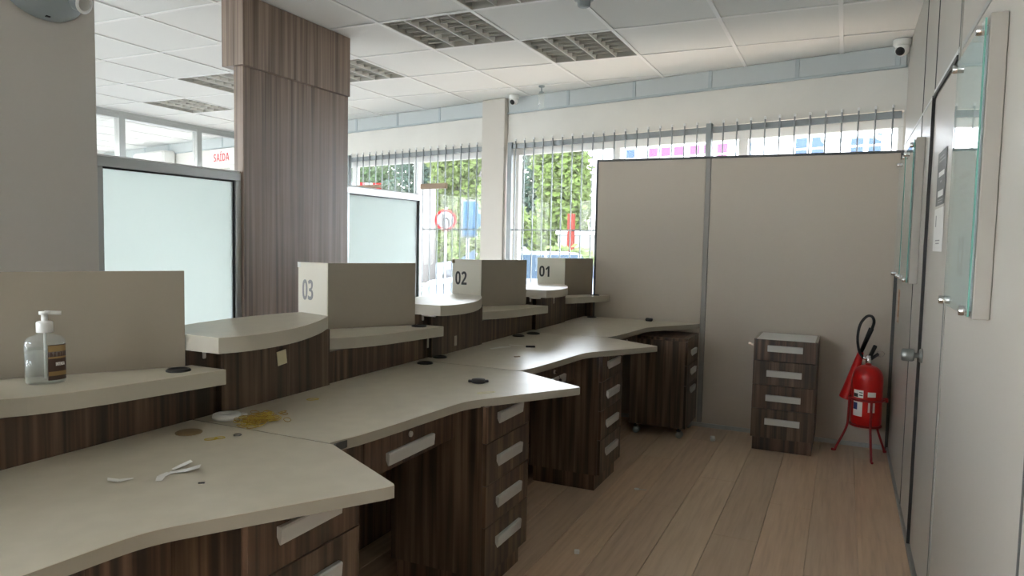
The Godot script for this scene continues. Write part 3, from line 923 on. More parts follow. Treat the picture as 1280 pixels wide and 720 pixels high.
func build_signs():
	var pale := Color8(205, 214, 216)
	var g1 := Color8(166, 176, 178)
	var g2 := Color8(128, 134, 136)
	var big := print_tex("print_big", pale, [[24, 16, 60, 3, g1], [20, 24, 70, 2, g1], [28, 30, 50, 2, g1], [16, 92, 70, 4, g1], [30, 100, 48, 3, g1], [40, 107, 30, 2, g1], [36, 112, 40, 3, g1], [44, 119, 26, 2, g1], [44, 140, 30, 30, g2], [54, 150, 10, 10, pale]])
	glass_sign("large glass-fronted notice board nearest the camera, beside the door", -1.94, -2.385, 1.143, 1.826, big, 0.036)
	var green := print_tex("print_far", Color8(176, 190, 184), [[20, 14, 80, 8, g1], [16, 40, 96, 3, g1], [16, 50, 90, 3, g1], [16, 60, 96, 3, g1], [16, 80, 96, 3, g1], [16, 90, 70, 3, g1], [16, 110, 96, 3, g1], [16, 120, 88, 3, g1], [16, 150, 96, 3, g1]])
	glass_sign("narrow glass-fronted notice board with a greenish sheet beyond the door", -3.765, -4.19, 1.14, 1.80, green, 0.036)
	var rows := print_tex("print_rows", Color8(214, 214, 208), [[8, 46, 112, 3, g1], [8, 92, 112, 3, g1], [8, 138, 112, 3, g1]])
	glass_sign("glass-fronted notice board with four blank fields, nearest the partition corner", -4.27, -4.71, 1.14, 1.80, rows, 0.036)
	# printed sheets on the door
	var dk := Color8(84, 84, 82)
	var wh := Color8(216, 216, 212)
	var md := Color8(140, 140, 137)
	var plate := print_tex("print_plate", dk, [[30, 16, 60, 5, md], [22, 28, 84, 5, md], [24, 66, 80, 16, wh], [50, 96, 24, 6, md], [24, 128, 78, 20, wh], [30, 156, 70, 4, md], [32, 164, 64, 4, md]], Vector2i(128, 176))
	var o1 = sheet("door_notice", -2.935, -3.20, 1.462, 1.664, WX - 0.0002, plate, self)
	tag(o1, "dark grey printed notice with pale lettering on the door", "notice")
	var low := print_tex("print_low", Color8(222, 221, 217), [[20, 24, 12, 40, md], [30, 110, 60, 4, md], [36, 120, 48, 4, md]], Vector2i(128, 150))
	var o2 = sheet("door_notice", -2.92, -3.215, 1.29, 1.452, WX - 0.0002, low, self)
	tag(o2, "white printed sheet taped below the dark notice on the door", "notice")
	# torn label by the partition corner
	var orange := print_tex("print_torn", Color8(190, 150, 116), [[0, 0, 20, 128, Color8(216, 208, 198)], [40, 8, 14, 20, Color8(120, 84, 60)], [30, 44, 12, 18, Color8(130, 90, 60)], [46, 80, 10, 22, Color8(110, 78, 58)], [28, 108, 20, 14, Color8(214, 206, 196)]], Vector2i(64, 128))
	var o3 = sheet("torn_label", -4.80, -5.02, 0.85, 1.05, WX - 0.0003, orange, self)
	tag(o3, "torn orange-brown label left on the right wall near the partition corner", "label")

func build_extinguisher():
	var c := Vector3(0.166, 0, -4.875)
	# stand
	var s := thing("extinguisher_stand", "red three-legged steel stand under the fire extinguisher", "stand", c)
	var st := S(true)
	var ring := []
	for i in 28:
		ring.append(Vector3(cos(TAU * i / 28) * 0.099, 0.365, sin(TAU * i / 28) * 0.099))
	tube(st, ring, 0.007, 8, true)
	obj("upper_ring", st, M.stand_red, s)
	st = S(true)
	lathe(st, [Vector2(0.0, 0.196), Vector2(0.092, 0.196), Vector2(0.092, 0.203), Vector2(0.0, 0.203)], 28)
	obj("base_ring", st, M.stand_red, s)
	st = S(true)
	mm(st, Vector3(0.09, 0.352, -0.012), Vector3(0.118, 0.38, 0.012), 0.004)
	obj("clamp", st, M.stand_red, s)
	for foot in [Vector3(-0.163, 0, -0.041), Vector3(0.037, 0, 0.145), Vector3(0.118, 0, -0.135)]:
		var d := Vector3(foot.x, 0, foot.z).normalized()
		st = S(true)
		tube(st, smooth_path([d * 0.099 + Vector3(0, 0.365, 0), d * 0.101 + Vector3(0, 0.23, 0), d * 0.110 + Vector3(0, 0.16, 0), foot * 0.97 + Vector3(0, 0.03, 0), foot * 1.0 + Vector3(0, 0.009, 0), foot * 1.0 + d * 0.022 + Vector3(0, 0.008, 0)], 5), 0.0075, 8)
		obj("leg", st, M.stand_red, s)
	# extinguisher
	var e := thing("fire_extinguisher", "red carbon dioxide fire extinguisher with a black hose and horn", "fire extinguisher", c + Vector3(0, 0.2045, 0))
	st = S(true)
	var prof := [Vector2(0, 0), Vector2(0.080, 0.0), Vector2(0.088, 0.012), Vector2(0.088, 0.285)]
	for i in 9:
		var a := PI / 2 * (i + 1) / 10.0
		prof.append(Vector2(0.024 + 0.064 * cos(a), 0.285 + 0.082 * sin(a)))
	prof.append_array([Vector2(0.022, 0.37), Vector2(0, 0.371)])
	lathe(st, prof, 32)
	obj("cylinder", st, M.ext_red, e)
	st = S(true)
	cyl(st, Vector3(0, 0.365, 0), Vector3(0, 0.43, 0), 0.018, 16)
	cyl(st, Vector3(0, 0.405, 0), Vector3(-0.034, 0.414, 0.005), 0.010, 12)
	obj("valve", st, M.chrome, e)
	st = S()
	bx(st, Vector3.ZERO, Vector3(0.022, 0.085, 0.03), 0.004, Transform3D(Basis(Vector3(0, 0, 1), -0.35), Vector3(0.018, 0.455, 0.0)))
	bx(st, Vector3.ZERO, Vector3(0.018, 0.06, 0.024), 0.004, Transform3D(Basis(Vector3(0, 0, 1), -0.85), Vector3(0.03, 0.425, 0.0)))
	obj("lever", st, M.black, e)
	st = S(true)
	var rp := []
	for i in 16:
		rp.append(Vector3(0.062 + 0.022 * cos(TAU * i / 16), 0.445 + 0.018 * sin(TAU * i / 16), 0.004))
	tube(st, rp, 0.0012, 5, true)
	obj("pin_ring", st, M.chrome, e)
	# hose loop: from the valve up, over, and back down into the horn
	st = S(true)
	tube(st, smooth_path([Vector3(-0.03, 0.412, 0.005), Vector3(-0.055, 0.45, -0.01), Vector3(-0.068, 0.53, -0.01), Vector3(-0.058, 0.615, -0.01), Vector3(-0.025, 0.668, -0.01), Vector3(0.006, 0.670, -0.01), Vector3(0.018, 0.635, -0.012), Vector3(0.006, 0.585, -0.018)], 6), 0.0085, 10)
	obj("hose", st, M.rubber, e)
	var g0 := Vector3(0.006, 0.595, -0.018)
	var g1 := Vector3(-0.044, 0.442, -0.045)
	var g2 := Vector3(-0.112, 0.138, -0.088)
	st = S(true)
	cyl(st, g0, g1, 0.015, 14, 0.012)
	obj("hose_grip", st, M.rubber, e)
	st = S(true)
	var hd := g2 - g1
	var hy := hd.normalized()
	var hx := hy.cross(Vector3(0, 0, 1)).normalized()
	lathe(st, [Vector2(0, 0), Vector2(0.016, 0), Vector2(0.020, 0.03), Vector2(0.045, hd.length() - 0.004), Vector2(0.046, hd.length()), Vector2(0.041, hd.length()), Vector2(0.018, 0.05), Vector2(0, 0.05)], 24, Transform3D(Basis(hx, hy, hx.cross(hy)), g1))
	obj("horn", st, M.ext_red, e)
	# labels wrapped on the front
	var lab := [[0.175, 0.222, 1.82, 2.55, "white"], [0.060, 0.15, 1.85, 2.55, "white"], [0.185, 0.215, 1.02, 1.55, "white"], [0.09, 0.15, 1.05, 1.5, "white"], [0.10, 0.142, 2.2, 2.53, "blue"], [0.178, 0.200, 2.18, 2.53, "dark"], [0.205, 0.210, 1.86, 2.1, "dark"], [0.188, 0.194, 1.86, 2.1, "dark"]]
	for l in lab:
		st = S(true)
		var r: float = 0.0886 if l[4] == "white" else 0.0890
		for i in 8:
			var a: float = lerp(float(l[2]), float(l[3]), i / 8.0)
			var b: float = lerp(float(l[2]), float(l[3]), (i + 1) / 8.0)
			quad(st, Vector3(cos(a) * r, l[0], sin(a) * r), Vector3(cos(b) * r, l[0], sin(b) * r), Vector3(cos(b) * r, l[1], sin(b) * r), Vector3(cos(a) * r, l[1], sin(a) * r), Vector3(cos(a), 0, sin(a)))
		obj("label", st, {"white": M.paper, "blue": M.label_blue, "dark": M.dark_print}[l[4]], e)

# ------------------------------------------------------------------ fittings and small things
func build_fittings():
	# emergency light on the white pier
	var e := thing("emergency_light", "twin-lamp emergency light fixed high on the white pier", "emergency light", Vector3(-2.96, 2.24, -1.83), PI / 2)
	# local: +z out of the wall, x along it (right in the picture)
	var st := S(true)
	var n := 20
	for i in n:
		for j in 12:
			var P4 := []
			for q in [[0, 0], [1, 0], [1, 1], [0, 1]]:
				var a: float = PI * (i + q[0]) / n - PI / 2
				var b: float = PI * (j + q[1]) / 12.0
				P4.append(Vector3(0.155 * sin(a) * (1.0 if true else 1), -0.095 * cos(a) * cos(b), 0.004 + 0.075 * cos(a) * sin(b)))
			var mid: Vector3 = (P4[0] + P4[2]) / 2
			tri(st, P4[0], P4[1], P4[2], mid); tri(st, P4[0], P4[2], P4[3], mid)
	obj("body", st, M.grey_plastic, e)
	for s in [-1, 1]:
		var d := Vector3(0.22, -0.30, 0.93).normalized()
		if s == -1:
			d = Vector3(-0.5, 0.0, 0.86).normalized()
		var y := d
		var x := y.cross(Vector3.UP).normalized()
		var xf := Transform3D(Basis(x, y, x.cross(y)), Vector3(0.088 * s, 0.005 if s == 1 else 0.03, 0.05))
		st = S(true)
		lathe(st, [Vector2(0, -0.02), Vector2(0.030, -0.015), Vector2(0.036, 0.03), Vector2(0.038, 0.055), Vector2(0.034, 0.058), Vector2(0, 0.058)], 24, xf)
		var lampn := obj("lamp_head", st, M.grey_plastic, e)
		st = S(true)
		lathe(st, [Vector2(0.028, 0.058), Vector2(0.039, 0.056), Vector2(0.041, 0.062), Vector2(0.032, 0.066), Vector2(0.028, 0.061)], 24, xf)
		obj("lens_ring", st, M.white_plastic, lampn)
		st = S(true)
		lathe(st, [Vector2(0.030, 0.0585), Vector2(0.028, 0.062), Vector2(0.015, 0.065), Vector2(0, 0.066)], 24, xf)
		obj("lens", st, M.olive_lens if s == -1 else M.reflector, lampn)
	box_part("switch", Vector3(-0.012, -0.088, 0.028), Vector3(0.006, -0.080, 0.04), M.black, e, 0.001)
	# smoke detector
	st = S(true)
	lathe(st, [Vector2(0, 0), Vector2(0.05, 0), Vector2(0.05, -0.012), Vector2(0.036, -0.018), Vector2(0.034, -0.04), Vector2(0.026, -0.046), Vector2(0, -0.047)], 24, Transform3D(Basis(), Vector3(-1.30, CEIL - 0.003, -3.60)))
	tag(obj("smoke_detector", st, M.grey_plastic), "grey smoke detector on the ceiling at the top edge of the photo", "smoke detector")
	# turret cameras
	camera_turret(Vector3(0.262, CEIL - 0.002, -5.03), Vector3(-0.35, -0.5, 0.8), 0.052, "white dome security camera in the ceiling corner by the right wall")
	camera_turret(Vector3(-2.70, CEIL - 0.002, -5.74), Vector3(-0.2, -0.5, 0.85), 0.045, "small white security camera under the ceiling beside the white window pillar")
	# hanging clear tube
	var t := thing("hanging_tube", "small clear tube hanging from the ceiling right of the white window pillar", "pendant", Vector3(-2.324, CEIL - 0.003, -5.47))
	st = S(true)
	lathe(st, [Vector2(0, 0), Vector2(0.026, 0), Vector2(0.024, -0.012), Vector2(0.006, -0.016), Vector2(0.006, -0.045), Vector2(0.02, -0.05), Vector2(0.02, -0.062), Vector2(0, -0.062)], 16)
	obj("socket", st, M.grey_plastic, t)
	st = S(true)
	lathe(st, [Vector2(0.024, -0.056), Vector2(0.026, -0.07), Vector2(0.026, -0.175), Vector2(0.018, -0.19), Vector2(0, -0.193)], 16)
	obj("glass_tube", st, M.clear_plastic, t)
	# wooden slats fixed across the grille
	for w in [[-4.80, -4.44, 1.822, 1.858, "left wooden slat fixed across the window grille, above the small frosted panel"], [-3.86, -3.51, 1.79, 1.843, "right wooden slat fixed across the window grille, above the round road sign"]]:
		st = S()
		mm(st, Vector3(sx(w[0]), w[2], 0.0305), Vector3(sx(w[1]), w[3], 0.052), 0.003)
		var o := obj("wooden_slat", st, M.wood_strip)
		o.transform = WF
		tag(o, w[4], "slat", "wooden slats on the window grille")

func camera_turret(at: Vector3, dir: Vector3, r: float, label: String):
	var t := thing("security_camera", label, "camera", at)
	var st := S(true)
	lathe(st, [Vector2(0, 0), Vector2(r, 0), Vector2(r, -r * 0.55), Vector2(r * 0.9, -r * 0.75), Vector2(0, -r * 0.75)], 24)
	obj("mount", st, M.white_plastic, t)
	st = S(true)
	var prof := []
	for i in 13:
		var a := PI * i / 12.0
		prof.append(Vector2(r * 0.8 * sin(a), -r * 0.8 * cos(a)))
	var y := dir.normalized()
	var x := y.cross(Vector3.UP).normalized()
	var xf := Transform3D(Basis(x, y, x.cross(y)), Vector3(0, -r * 1.1, 0))
	lathe(st, prof, 20, xf)
	var ball := obj("eyeball", st, M.white_plastic, t)
	st = S(true)
	lathe(st, [Vector2(0, r * 0.70), Vector2(r * 0.50, r * 0.62), Vector2(r * 0.50, r * 0.76), Vector2(r * 0.3, r * 0.84), Vector2(0, r * 0.82)], 20, xf)
	obj("lens", st, M.black, ball)

func flat_scrap(called: String, pts: Array, m: Material, label: String, category := "paper scrap", lift := 0.006, group := ""):
	# a thin curled strip along a path, with width
	var st := S()
	for k in pts.size() - 1:
		var a: Vector3 = pts[k][0]
		var b: Vector3 = pts[k + 1][0]
		var d := (b - a); d.y = 0
		var s := d.normalized().cross(Vector3.UP)
		var wa: float = pts[k][1]; var wb: float = pts[k + 1][1]
		for dy in [0.0, 0.0008]:
			var u := Vector3(0, dy, 0)
			quad(st, a + s * wa + u, b + s * wb + u, b - s * wb + u, a - s * wa + u, Vector3(0, 1 if dy > 0 else -1, 0))
	return tag(obj(called, st, m), label, category, group)

func build_small():
	var Y := 0.738
	# hand sanitiser
	var b := thing("sanitiser_bottle", "clear pump bottle of hand sanitiser on the nearest shelf", "bottle", Vector3(-1.868, 0.904, -1.14), 1.02)
	b.scale = Vector3(1.03, 1.12, 1.03)
	var st := S(true)
	var prof := [Vector2(0, 0.001), Vector2(0.040, 0.001), Vector2(0.044, 0.006), Vector2(0.045, 0.088), Vector2(0.043, 0.101), Vector2(0.037, 0.109), Vector2(0.026, 0.113), Vector2(0.015, 0.117), Vector2(0.015, 0.126)]
	lathe(st, prof, 32, Transform3D(), 1.0, 0.62)
	obj("shell", st, M.clear_plastic, b)
	st = S(true)
	lathe(st, [Vector2(0, 0.003), Vector2(0.038, 0.003), Vector2(0.042, 0.008), Vector2(0.042, 0.078), Vector2(0, 0.078)], 32, Transform3D(), 1.0, 0.6)
	obj("gel_fill", st, M.gel, b)
	st = S(true)
	lathe(st, [Vector2(0, 0.120), Vector2(0.0185, 0.120), Vector2(0.0185, 0.142), Vector2(0.016, 0.145), Vector2(0.007, 0.146), Vector2(0.007, 0.160), Vector2(0.012, 0.161), Vector2(0.012, 0.168), Vector2(0, 0.169)], 20)
	cyl(st, Vector3(0.0, 0.1655, 0), Vector3(0.036, 0.1635, 0.0), 0.0045, 10)
	var pump := obj("pump", st, M.white_plastic, b)
	st = S(true)
	cyl(st, Vector3(0, 0.012, 0), Vector3(0, 0.12, 0), 0.003, 8)
	obj("dip_tube", st, M.white_plastic, pump)
	for l in [[0.010, 0.092, 0.2, 1.45, 0.0447, "label_brown"], [0.020, 0.030, 0.22, 1.43, 0.0450, "label_gold"], [0.060, 0.064, 0.22, 1.43, 0.0450, "label_gold"], [0.076, 0.090, 0.22, 1.43, 0.0450, "label_gold"]]:
		st = S(true)
		for i in 10:
			var a0: float = lerp(float(l[2]), float(l[3]), i / 10.0)
			var a1: float = lerp(float(l[2]), float(l[3]), (i + 1) / 10.0)
			var r: float = l[4]
			quad(st, Vector3(cos(a0) * r, l[0], sin(a0) * r * 0.62), Vector3(cos(a1) * r, l[0], sin(a1) * r * 0.62), Vector3(cos(a1) * r, l[1], sin(a1) * r * 0.62), Vector3(cos(a0) * r, l[1], sin(a0) * r * 0.62), Vector3(cos(a0), 0, sin(a0)))
		obj("label", st, M[l[5]], b)
	text("lettering", "INTENSA", 0.0075, M.sign_white, b, Transform3D(Basis(Vector3.UP, 0.55), Vector3(0.0312, 0.047, 0.0212)), true, 0.5, 0.0004)
	# rubber bands
	var rb := S(true)
	rng.seed = 5
	var heap := thing("rubber_band_heap", "heap of yellow rubber bands lying over the desk seam", "rubber bands", Vector3(-1.575, Y, -1.595))
	heap.set_meta("kind", "stuff")
	for part in 2:
		var s := S(true)
		for i in 46:
			var p := []
			var c := Vector3(rng.randfn(0, 0.022), 0.002 + absf(rng.randfn(0, 0.012)), rng.randfn(0, 0.036))
			c.y *= clamp(1.3 - c.length() * 12.0, 0.15, 1.0)
			var rr := rng.randf_range(0.010, 0.022)
			var e := rng.randf_range(0.3, 0.9)
			var tl := Basis(Vector3(rng.randf() - 0.5, 0, rng.randf() - 0.5).normalized(), rng.randf_range(-0.35, 0.35)) * Basis(Vector3.UP, rng.randf() * TAU)
			for q in 12:
				var v := c + tl * Vector3(cos(TAU * q / 12) * rr, 0, sin(TAU * q / 12) * rr * e)
				v.y = max(v.y, 0.0012)
				p.append(v)
			tube(s, p, 0.0011, 4, true)
		obj("bands", s, M.band_yellow if part == 0 else M.band_amber, heap)
	for bb in [[Vector3(-1.54, Y, -1.405), 0.014, 0.7, M.band_yellow, "small yellow rubber band lying alone near the brown grommet"], [Vector3(-1.52, Y, -1.45), 0.010, 1.0, M.dark_print, "tiny dark band beside the lone yellow rubber bands"], [Vector3(-1.55, Y, -1.385), 0.017, 0.5, M.band_yellow, "flattened yellow rubber band just left of the tiny dark band"], [Vector3(-1.637, Y, -1.897), 0.020, 0.6, M.band_yellow, "yellow rubber band on the second desk near the wood panel"], [Vector3(-1.17, Y, -2.295), 0.036, 0.25, M.cream_paper, "stretched cream rubber band near the front edge of the second desk"]]:
		var s := S(true)
		var p := []
		for q in 24:
			p.append(bb[0] + Vector3(0, 0.0013, 0) + Basis(Vector3.UP, 0.9) * Vector3(cos(TAU * q / 24) * bb[1], 0, sin(TAU * q / 24) * bb[1] * bb[2]))
		tube(s, p, 0.0013, 5, true)
		tag(obj("rubber_band", s, bb[3]), bb[4], "rubber band")
	# white plastic ring at the back of the desks
	st = S(true)
	lathe(st, [Vector2(0.014, 0.001), Vector2(0.040, 0.0), Vector2(0.042, 0.006), Vector2(0.040, 0.014), Vector2(0.016, 0.015), Vector2(0.014, 0.001)], 28, Transform3D(Basis(), Vector3(-1.692, Y, -1.572)))
	mm(st, Vector3(-1.672, Y + 0.002, -1.617), Vector3(-1.650, Y + 0.012, -1.600), 0.002)
	tag(obj("plastic_cap", st, M.white_plastic), "white plastic cap lying at the back of the desk seam", "cap")
	# paper strips on the nearest desk
	flat_scrap("paper_scrap", [[Vector3(-1.385, Y + 0.001, -1.09), 0.007], [Vector3(-1.408, Y + 0.001, -1.115), 0.009], [Vector3(-1.412, Y + 0.001, -1.14), 0.008], [Vector3(-1.385, Y + 0.004, -1.165), 0.012], [Vector3(-1.362, Y + 0.012, -1.185), 0.012]], M.paper, "curled white paper strip in the middle of the nearest desk", "paper scrap")
	flat_scrap("paper_scrap", [[Vector3(-1.425, Y + 0.001, -1.16), 0.005], [Vector3(-1.420, Y + 0.006, -1.185), 0.009], [Vector3(-1.412, Y + 0.012, -1.203), 0.009]], M.paper, "short white paper strip just behind the curled one on the nearest desk", "paper scrap")
	flat_scrap("paper_scrap", [[Vector3(-1.475, Y + 0.008, -1.03), 0.011], [Vector3(-1.462, Y + 0.002, -1.048), 0.010], [Vector3(-1.450, Y + 0.001, -1.075), 0.003]], M.paper, "lone white paper scrap left of the curled strip on the nearest desk", "paper scrap")
	flat_scrap("paper_scrap", [[Vector3(-1.63, Y + 0.001, -3.24), 0.012], [Vector3(-1.60, Y + 0.003, -3.31), 0.018], [Vector3(-1.575, Y + 0.001, -3.36), 0.010]], M.paper, "larger white paper scrap on the third desk", "paper scrap")
	flat_scrap("paper_scrap", [[Vector3(-1.60, Y + 0.004, -3.40), 0.014], [Vector3(-1.56, Y + 0.002, -3.42), 0.010], [Vector3(-1.53, Y + 0.001, -3.43), 0.004]], M.paper, "folded white paper scrap touching the larger one on the third desk", "paper scrap")
	for q in [[Vector3(-1.48, Y, -3.41), Vector3(0.05, 0.008, 0.022), 0.4, M.black, "small black clip on the third desk right of the paper scraps", "clip"], [Vector3(-1.41, Y, -3.09), Vector3(0.03, 0.004, 0.012), 0.9, M.tan_plastic, "tiny brown crumb of tape on the third desk", "debris"], [Vector3(-1.255, Y, -5.03), Vector3(0.05, 0.022, 0.035), 0.1, M.black, "small black block on the farthest desk by the partition", "block"], [Vector3(-1.29, Y, -1.125), Vector3(0.014, 0.003, 0.004), 0.6, M.dark_print, "tiny dark splinter on the nearest desk right of the paper strips", "debris"]]:
		st = S()
		bx(st, Vector3(0, q[1].y / 2, 0), q[1], q[1].y * 0.25)
		var o := obj("desk_debris" if q[5] == "debris" else "black_" + q[5], st, q[3])
		o.position = q[0]
		o.rotation.y = q[2]
		tag(o, q[4], q[5])
	# black cap with tabs on the second desk
	var cap := thing("cable_cover", "black plastic cover with side tabs near the tip of the second desk", "cap", Vector3(-1.282, Y, -2.447), 0.5)
	st = S(true)
	lathe(st, [Vector2(0, 0), Vector2(0.026, 0), Vector2(0.028, 0.006), Vector2(0.026, 0.014), Vector2(0, 0.016)], 20)
	obj("disc", st, M.black, cap)
	for s in [-1, 1]:
		box_part("tab", Vector3(s * 0.024, 0.003, -0.008), Vector3(s * 0.040, 0.011, 0.008), M.black, cap, 0.002)
	# notes and plates on the wood panels
	for q in [[0.879, -1.866, 0.045, 0.050, M.cream_paper, "cream sticky note on the wood panel below the raised ledge by box 03", "note", 0.12], [0.792, -3.08, 0.022, 0.050, M.plate_ivory, "small pale socket plate under the raised ledge of box 02, beside the hanging tape strip", "plate", 0.0], [0.906, -4.40, 0.022, 0.045, M.plate_ivory, "tiny pale socket plate on the farthest raised wood panel, below box 01", "plate", 0.0]]:
		st = S()
		bx(st, Vector3.ZERO, Vector3(0.003, q[3], q[2]), 0.001, Transform3D(Basis(Vector3(1, 0, 0), q[7]), Vector3(-1.7464, q[0], q[1])))
		tag(obj("sticky_note" if q[6] == "note" else "socket_plate", st, q[4]), q[5], q[6])
	st = S()
	bx(st, Vector3.ZERO, Vector3(0.003, 0.052, 0.014), 0.001, Transform3D(Basis(), Vector3(-1.7656, 0.81, -2.85)))
	tag(obj("tape_strip", st, M.plate_ivory), "short pale tape strip hanging under the shelf end by box 03", "tape")
	# floor litter
	for q in [[Vector3(-0.955, 0, -2.735), Vector3(0.022, 0.014, 0.022), 0.3, M.paper, "small pale cube-shaped bit of litter on the aisle floor near the pedestals", "litter"], [Vector3(-0.49, 0, -2.0), Vector3(0.02, 0.004, 0.006), 0.6, M.paper, "thin white sliver on the aisle floor nearest the camera", "litter"]]:
		st = S()
		bx(st, Vector3(0, q[1].y / 2, 0), q[1], 0.002)
		var o := obj("floor_litter", st, q[3])
		o.position = q[0]; o.rotation.y = q[2]
		tag(o, q[4], q[5])
	var key := thing("small_key", "small key lying on the floor in the middle of the aisle", "key", Vector3(-0.937, 0.0, -3.612), 0.2)
	st = S(true)
	lathe(st, [Vector2(0, 0), Vector2(0.014, 0), Vector2(0.014, 0.003), Vector2(0, 0.003)], 16)
	obj("bow", st, M.white_plastic, key)
	box_part("blade", Vector3(0.013, 0.0, -0.003), Vector3(0.05, 0.002, 0.003), M.handle_alu, key, 0.0)
	st = S(true)
	lathe(st, [Vector2(0.012, -0.012), Vector2(0.018, -0.012), Vector2(0.018, 0.012), Vector2(0.012, 0.012), Vector2(0.012, -0.012)], 16, Transform3D(Basis(Vector3(0, 0, 1), PI / 2) * Basis(Vector3(1, 0, 0), 0.5), Vector3(-0.733, 0.018, -4.751)))
	tag(obj("white_ring", st, M.white_plastic), "short white plastic tube on the floor beside the castored pedestal", "tube")
	# key fob in the third desk's drawer
	st = S(true)
	lathe(st, [Vector2(0, -0.004), Vector2(0.014, -0.004), Vector2(0.014, 0.004), Vector2(0, 0.004)], 16, Transform3D(Basis(Vector3(0, 0, 1), PI / 2), Vector3(-1.213, 0.625, -3.165)))
	cyl(st, Vector3(-1.233, 0.672, -3.147), Vector3(-1.224, 0.672, -3.147), 0.004, 8)
	tube(st, [Vector3(-1.226, 0.672, -3.147), Vector3(-1.216, 0.655, -3.155), Vector3(-1.213, 0.637, -3.165)], 0.0012, 5)
	tag(obj("key_fob", st, M.black), "black key fob hanging from the drawer lock of the third desk", "key fob")

# ------------------------------------------------------------------ street outside
func leaves(st: SurfaceTool, c: Vector3, r: Vector3, n: int, size: float):
	for i in n:
		var d := Vector3(rng.randfn(), rng.randfn(), rng.randfn()).normalized() * pow(rng.randf(), 0.35)
		var p := c + d * r
		var b := Basis(Vector3(rng.randfn(), rng.randfn(), rng.randfn()).normalized(), rng.randf() * TAU)
		var s := size * rng.randf_range(0.6, 1.3)
		quad(st, p + b * Vector3(-s, 0, 0), p + b * Vector3(0, -s * 0.55, s * 0.12), p + b * Vector3(s, 0, 0), p + b * Vector3(0, s * 0.55, s * 0.12), b * Vector3(0, 0, 1))

func tree(at: Vector3, h: float, r: float, m: String, label: String, n := 1500):
	var t := thing("street_tree", label, "tree", at)
	var st := S(true)
	tube(st, smooth_path([Vector3(0, 0, 0), Vector3(0.1, h * 0.3, 0.05), Vector3(-0.05, h * 0.62, 0)], 4), 0.15, 8)
	tube(st, [Vector3(0, h * 0.4, 0), Vector3(r * 0.5, h * 0.7, 0.2)], 0.07, 6)
	tube(st, [Vector3(0, h * 0.42, 0), Vector3(-r * 0.5, h * 0.72, -0.2)], 0.07, 6)
	obj("trunk", st, M.bark, t)
	st = S()
	for k in 11:
		var c := Vector3(rng.randf_range(-0.55, 0.55) * r, h * rng.randf_range(0.16, 0.86), rng.randf_range(-0.5, 0.5) * r)
		leaves(st, c, Vector3(r * 0.62, h * 0.2, r * 0.62), n / 7 * 4, 0.12)
	obj("crown", st, M[m], t).set_meta("kind", "stuff")

func bush(at: Vector3, r: Vector3, m: String, label: String, n := 700):
	var st := S()
	leaves(st, Vector3(0, r.y * 0.9, 0), r, n, 0.11)
	for k in 5:
		tube(st, [Vector3(0, 0, 0), Vector3(rng.randfn() * r.x * 0.4, r.y * 1.1, rng.randfn() * r.z * 0.4)], 0.012, 5)
	var o := obj("street_bush", st, M[m])
	o.position = at
	tag(o, label, "bush")

func car(at: Vector3, turn: float, paint: String, label: String):
	var t := thing("parked_car", label, "car", at, turn)
	var st := S()
	var turnx := Transform3D(Basis(Vector3(1, 0, 0), Vector3(0, 0, 1), Vector3(0, 1, 0)), Vector3.ZERO)
	# side outline (x forward-left, y up), raised across the width
	prism(st, P([Vector2(-2.05, 0.30), Vector2(-2.08, 0.62), Vector2(-1.9, 0.78), Vector2(-1.05, 0.92), Vector2(1.55, 0.95), Vector2(2.02, 0.86), Vector2(2.06, 0.32), Vector2(1.72, 0.22), Vector2(-1.7, 0.22)]), -0.83, 0.83, turnx)
	obj("body", st, M[paint], t)
	st = S()
	prism(st, P([Vector2(-1.1, 0.90), Vector2(-0.35, 1.38), Vector2(0.95, 1.40), Vector2(1.6, 0.94)]), -0.68, 0.68, turnx)
	obj("windows", st, M.car_glass, t)
	st = S()
	prism(st, P([Vector2(-0.42, 1.375), Vector2(-0.3, 1.425), Vector2(0.9, 1.435), Vector2(1.02, 1.385)]), -0.66, 0.66, turnx)
	for x in [-0.38, 0.3, 0.95]:
		for s in [-1, 1]:
			bx(st, Vector3(x, 1.15, s * 0.682), Vector3(0.05, 0.5, 0.01))
	obj("roof", st, M[paint], t)
	for s in [-1, 1]:
		box_part("headlight", Vector3(-2.075, 0.60, s * 0.48), Vector3(-1.9, 0.74, s * 0.80), M.chrome, t, 0.03)
	box_part("grille", Vector3(-2.085, 0.40, -0.42), Vector3(-2.04, 0.58, 0.42), M.black, t, 0.01)
	for x in [-1.3, 1.3]:
		for s in [-1, 1]:
			st = S(true)
			cyl(st, Vector3(x, 0.31, s * 0.66), Vector3(x, 0.31, s * 0.86), 0.31, 20)
			obj("wheel", st, M.rubber, t)

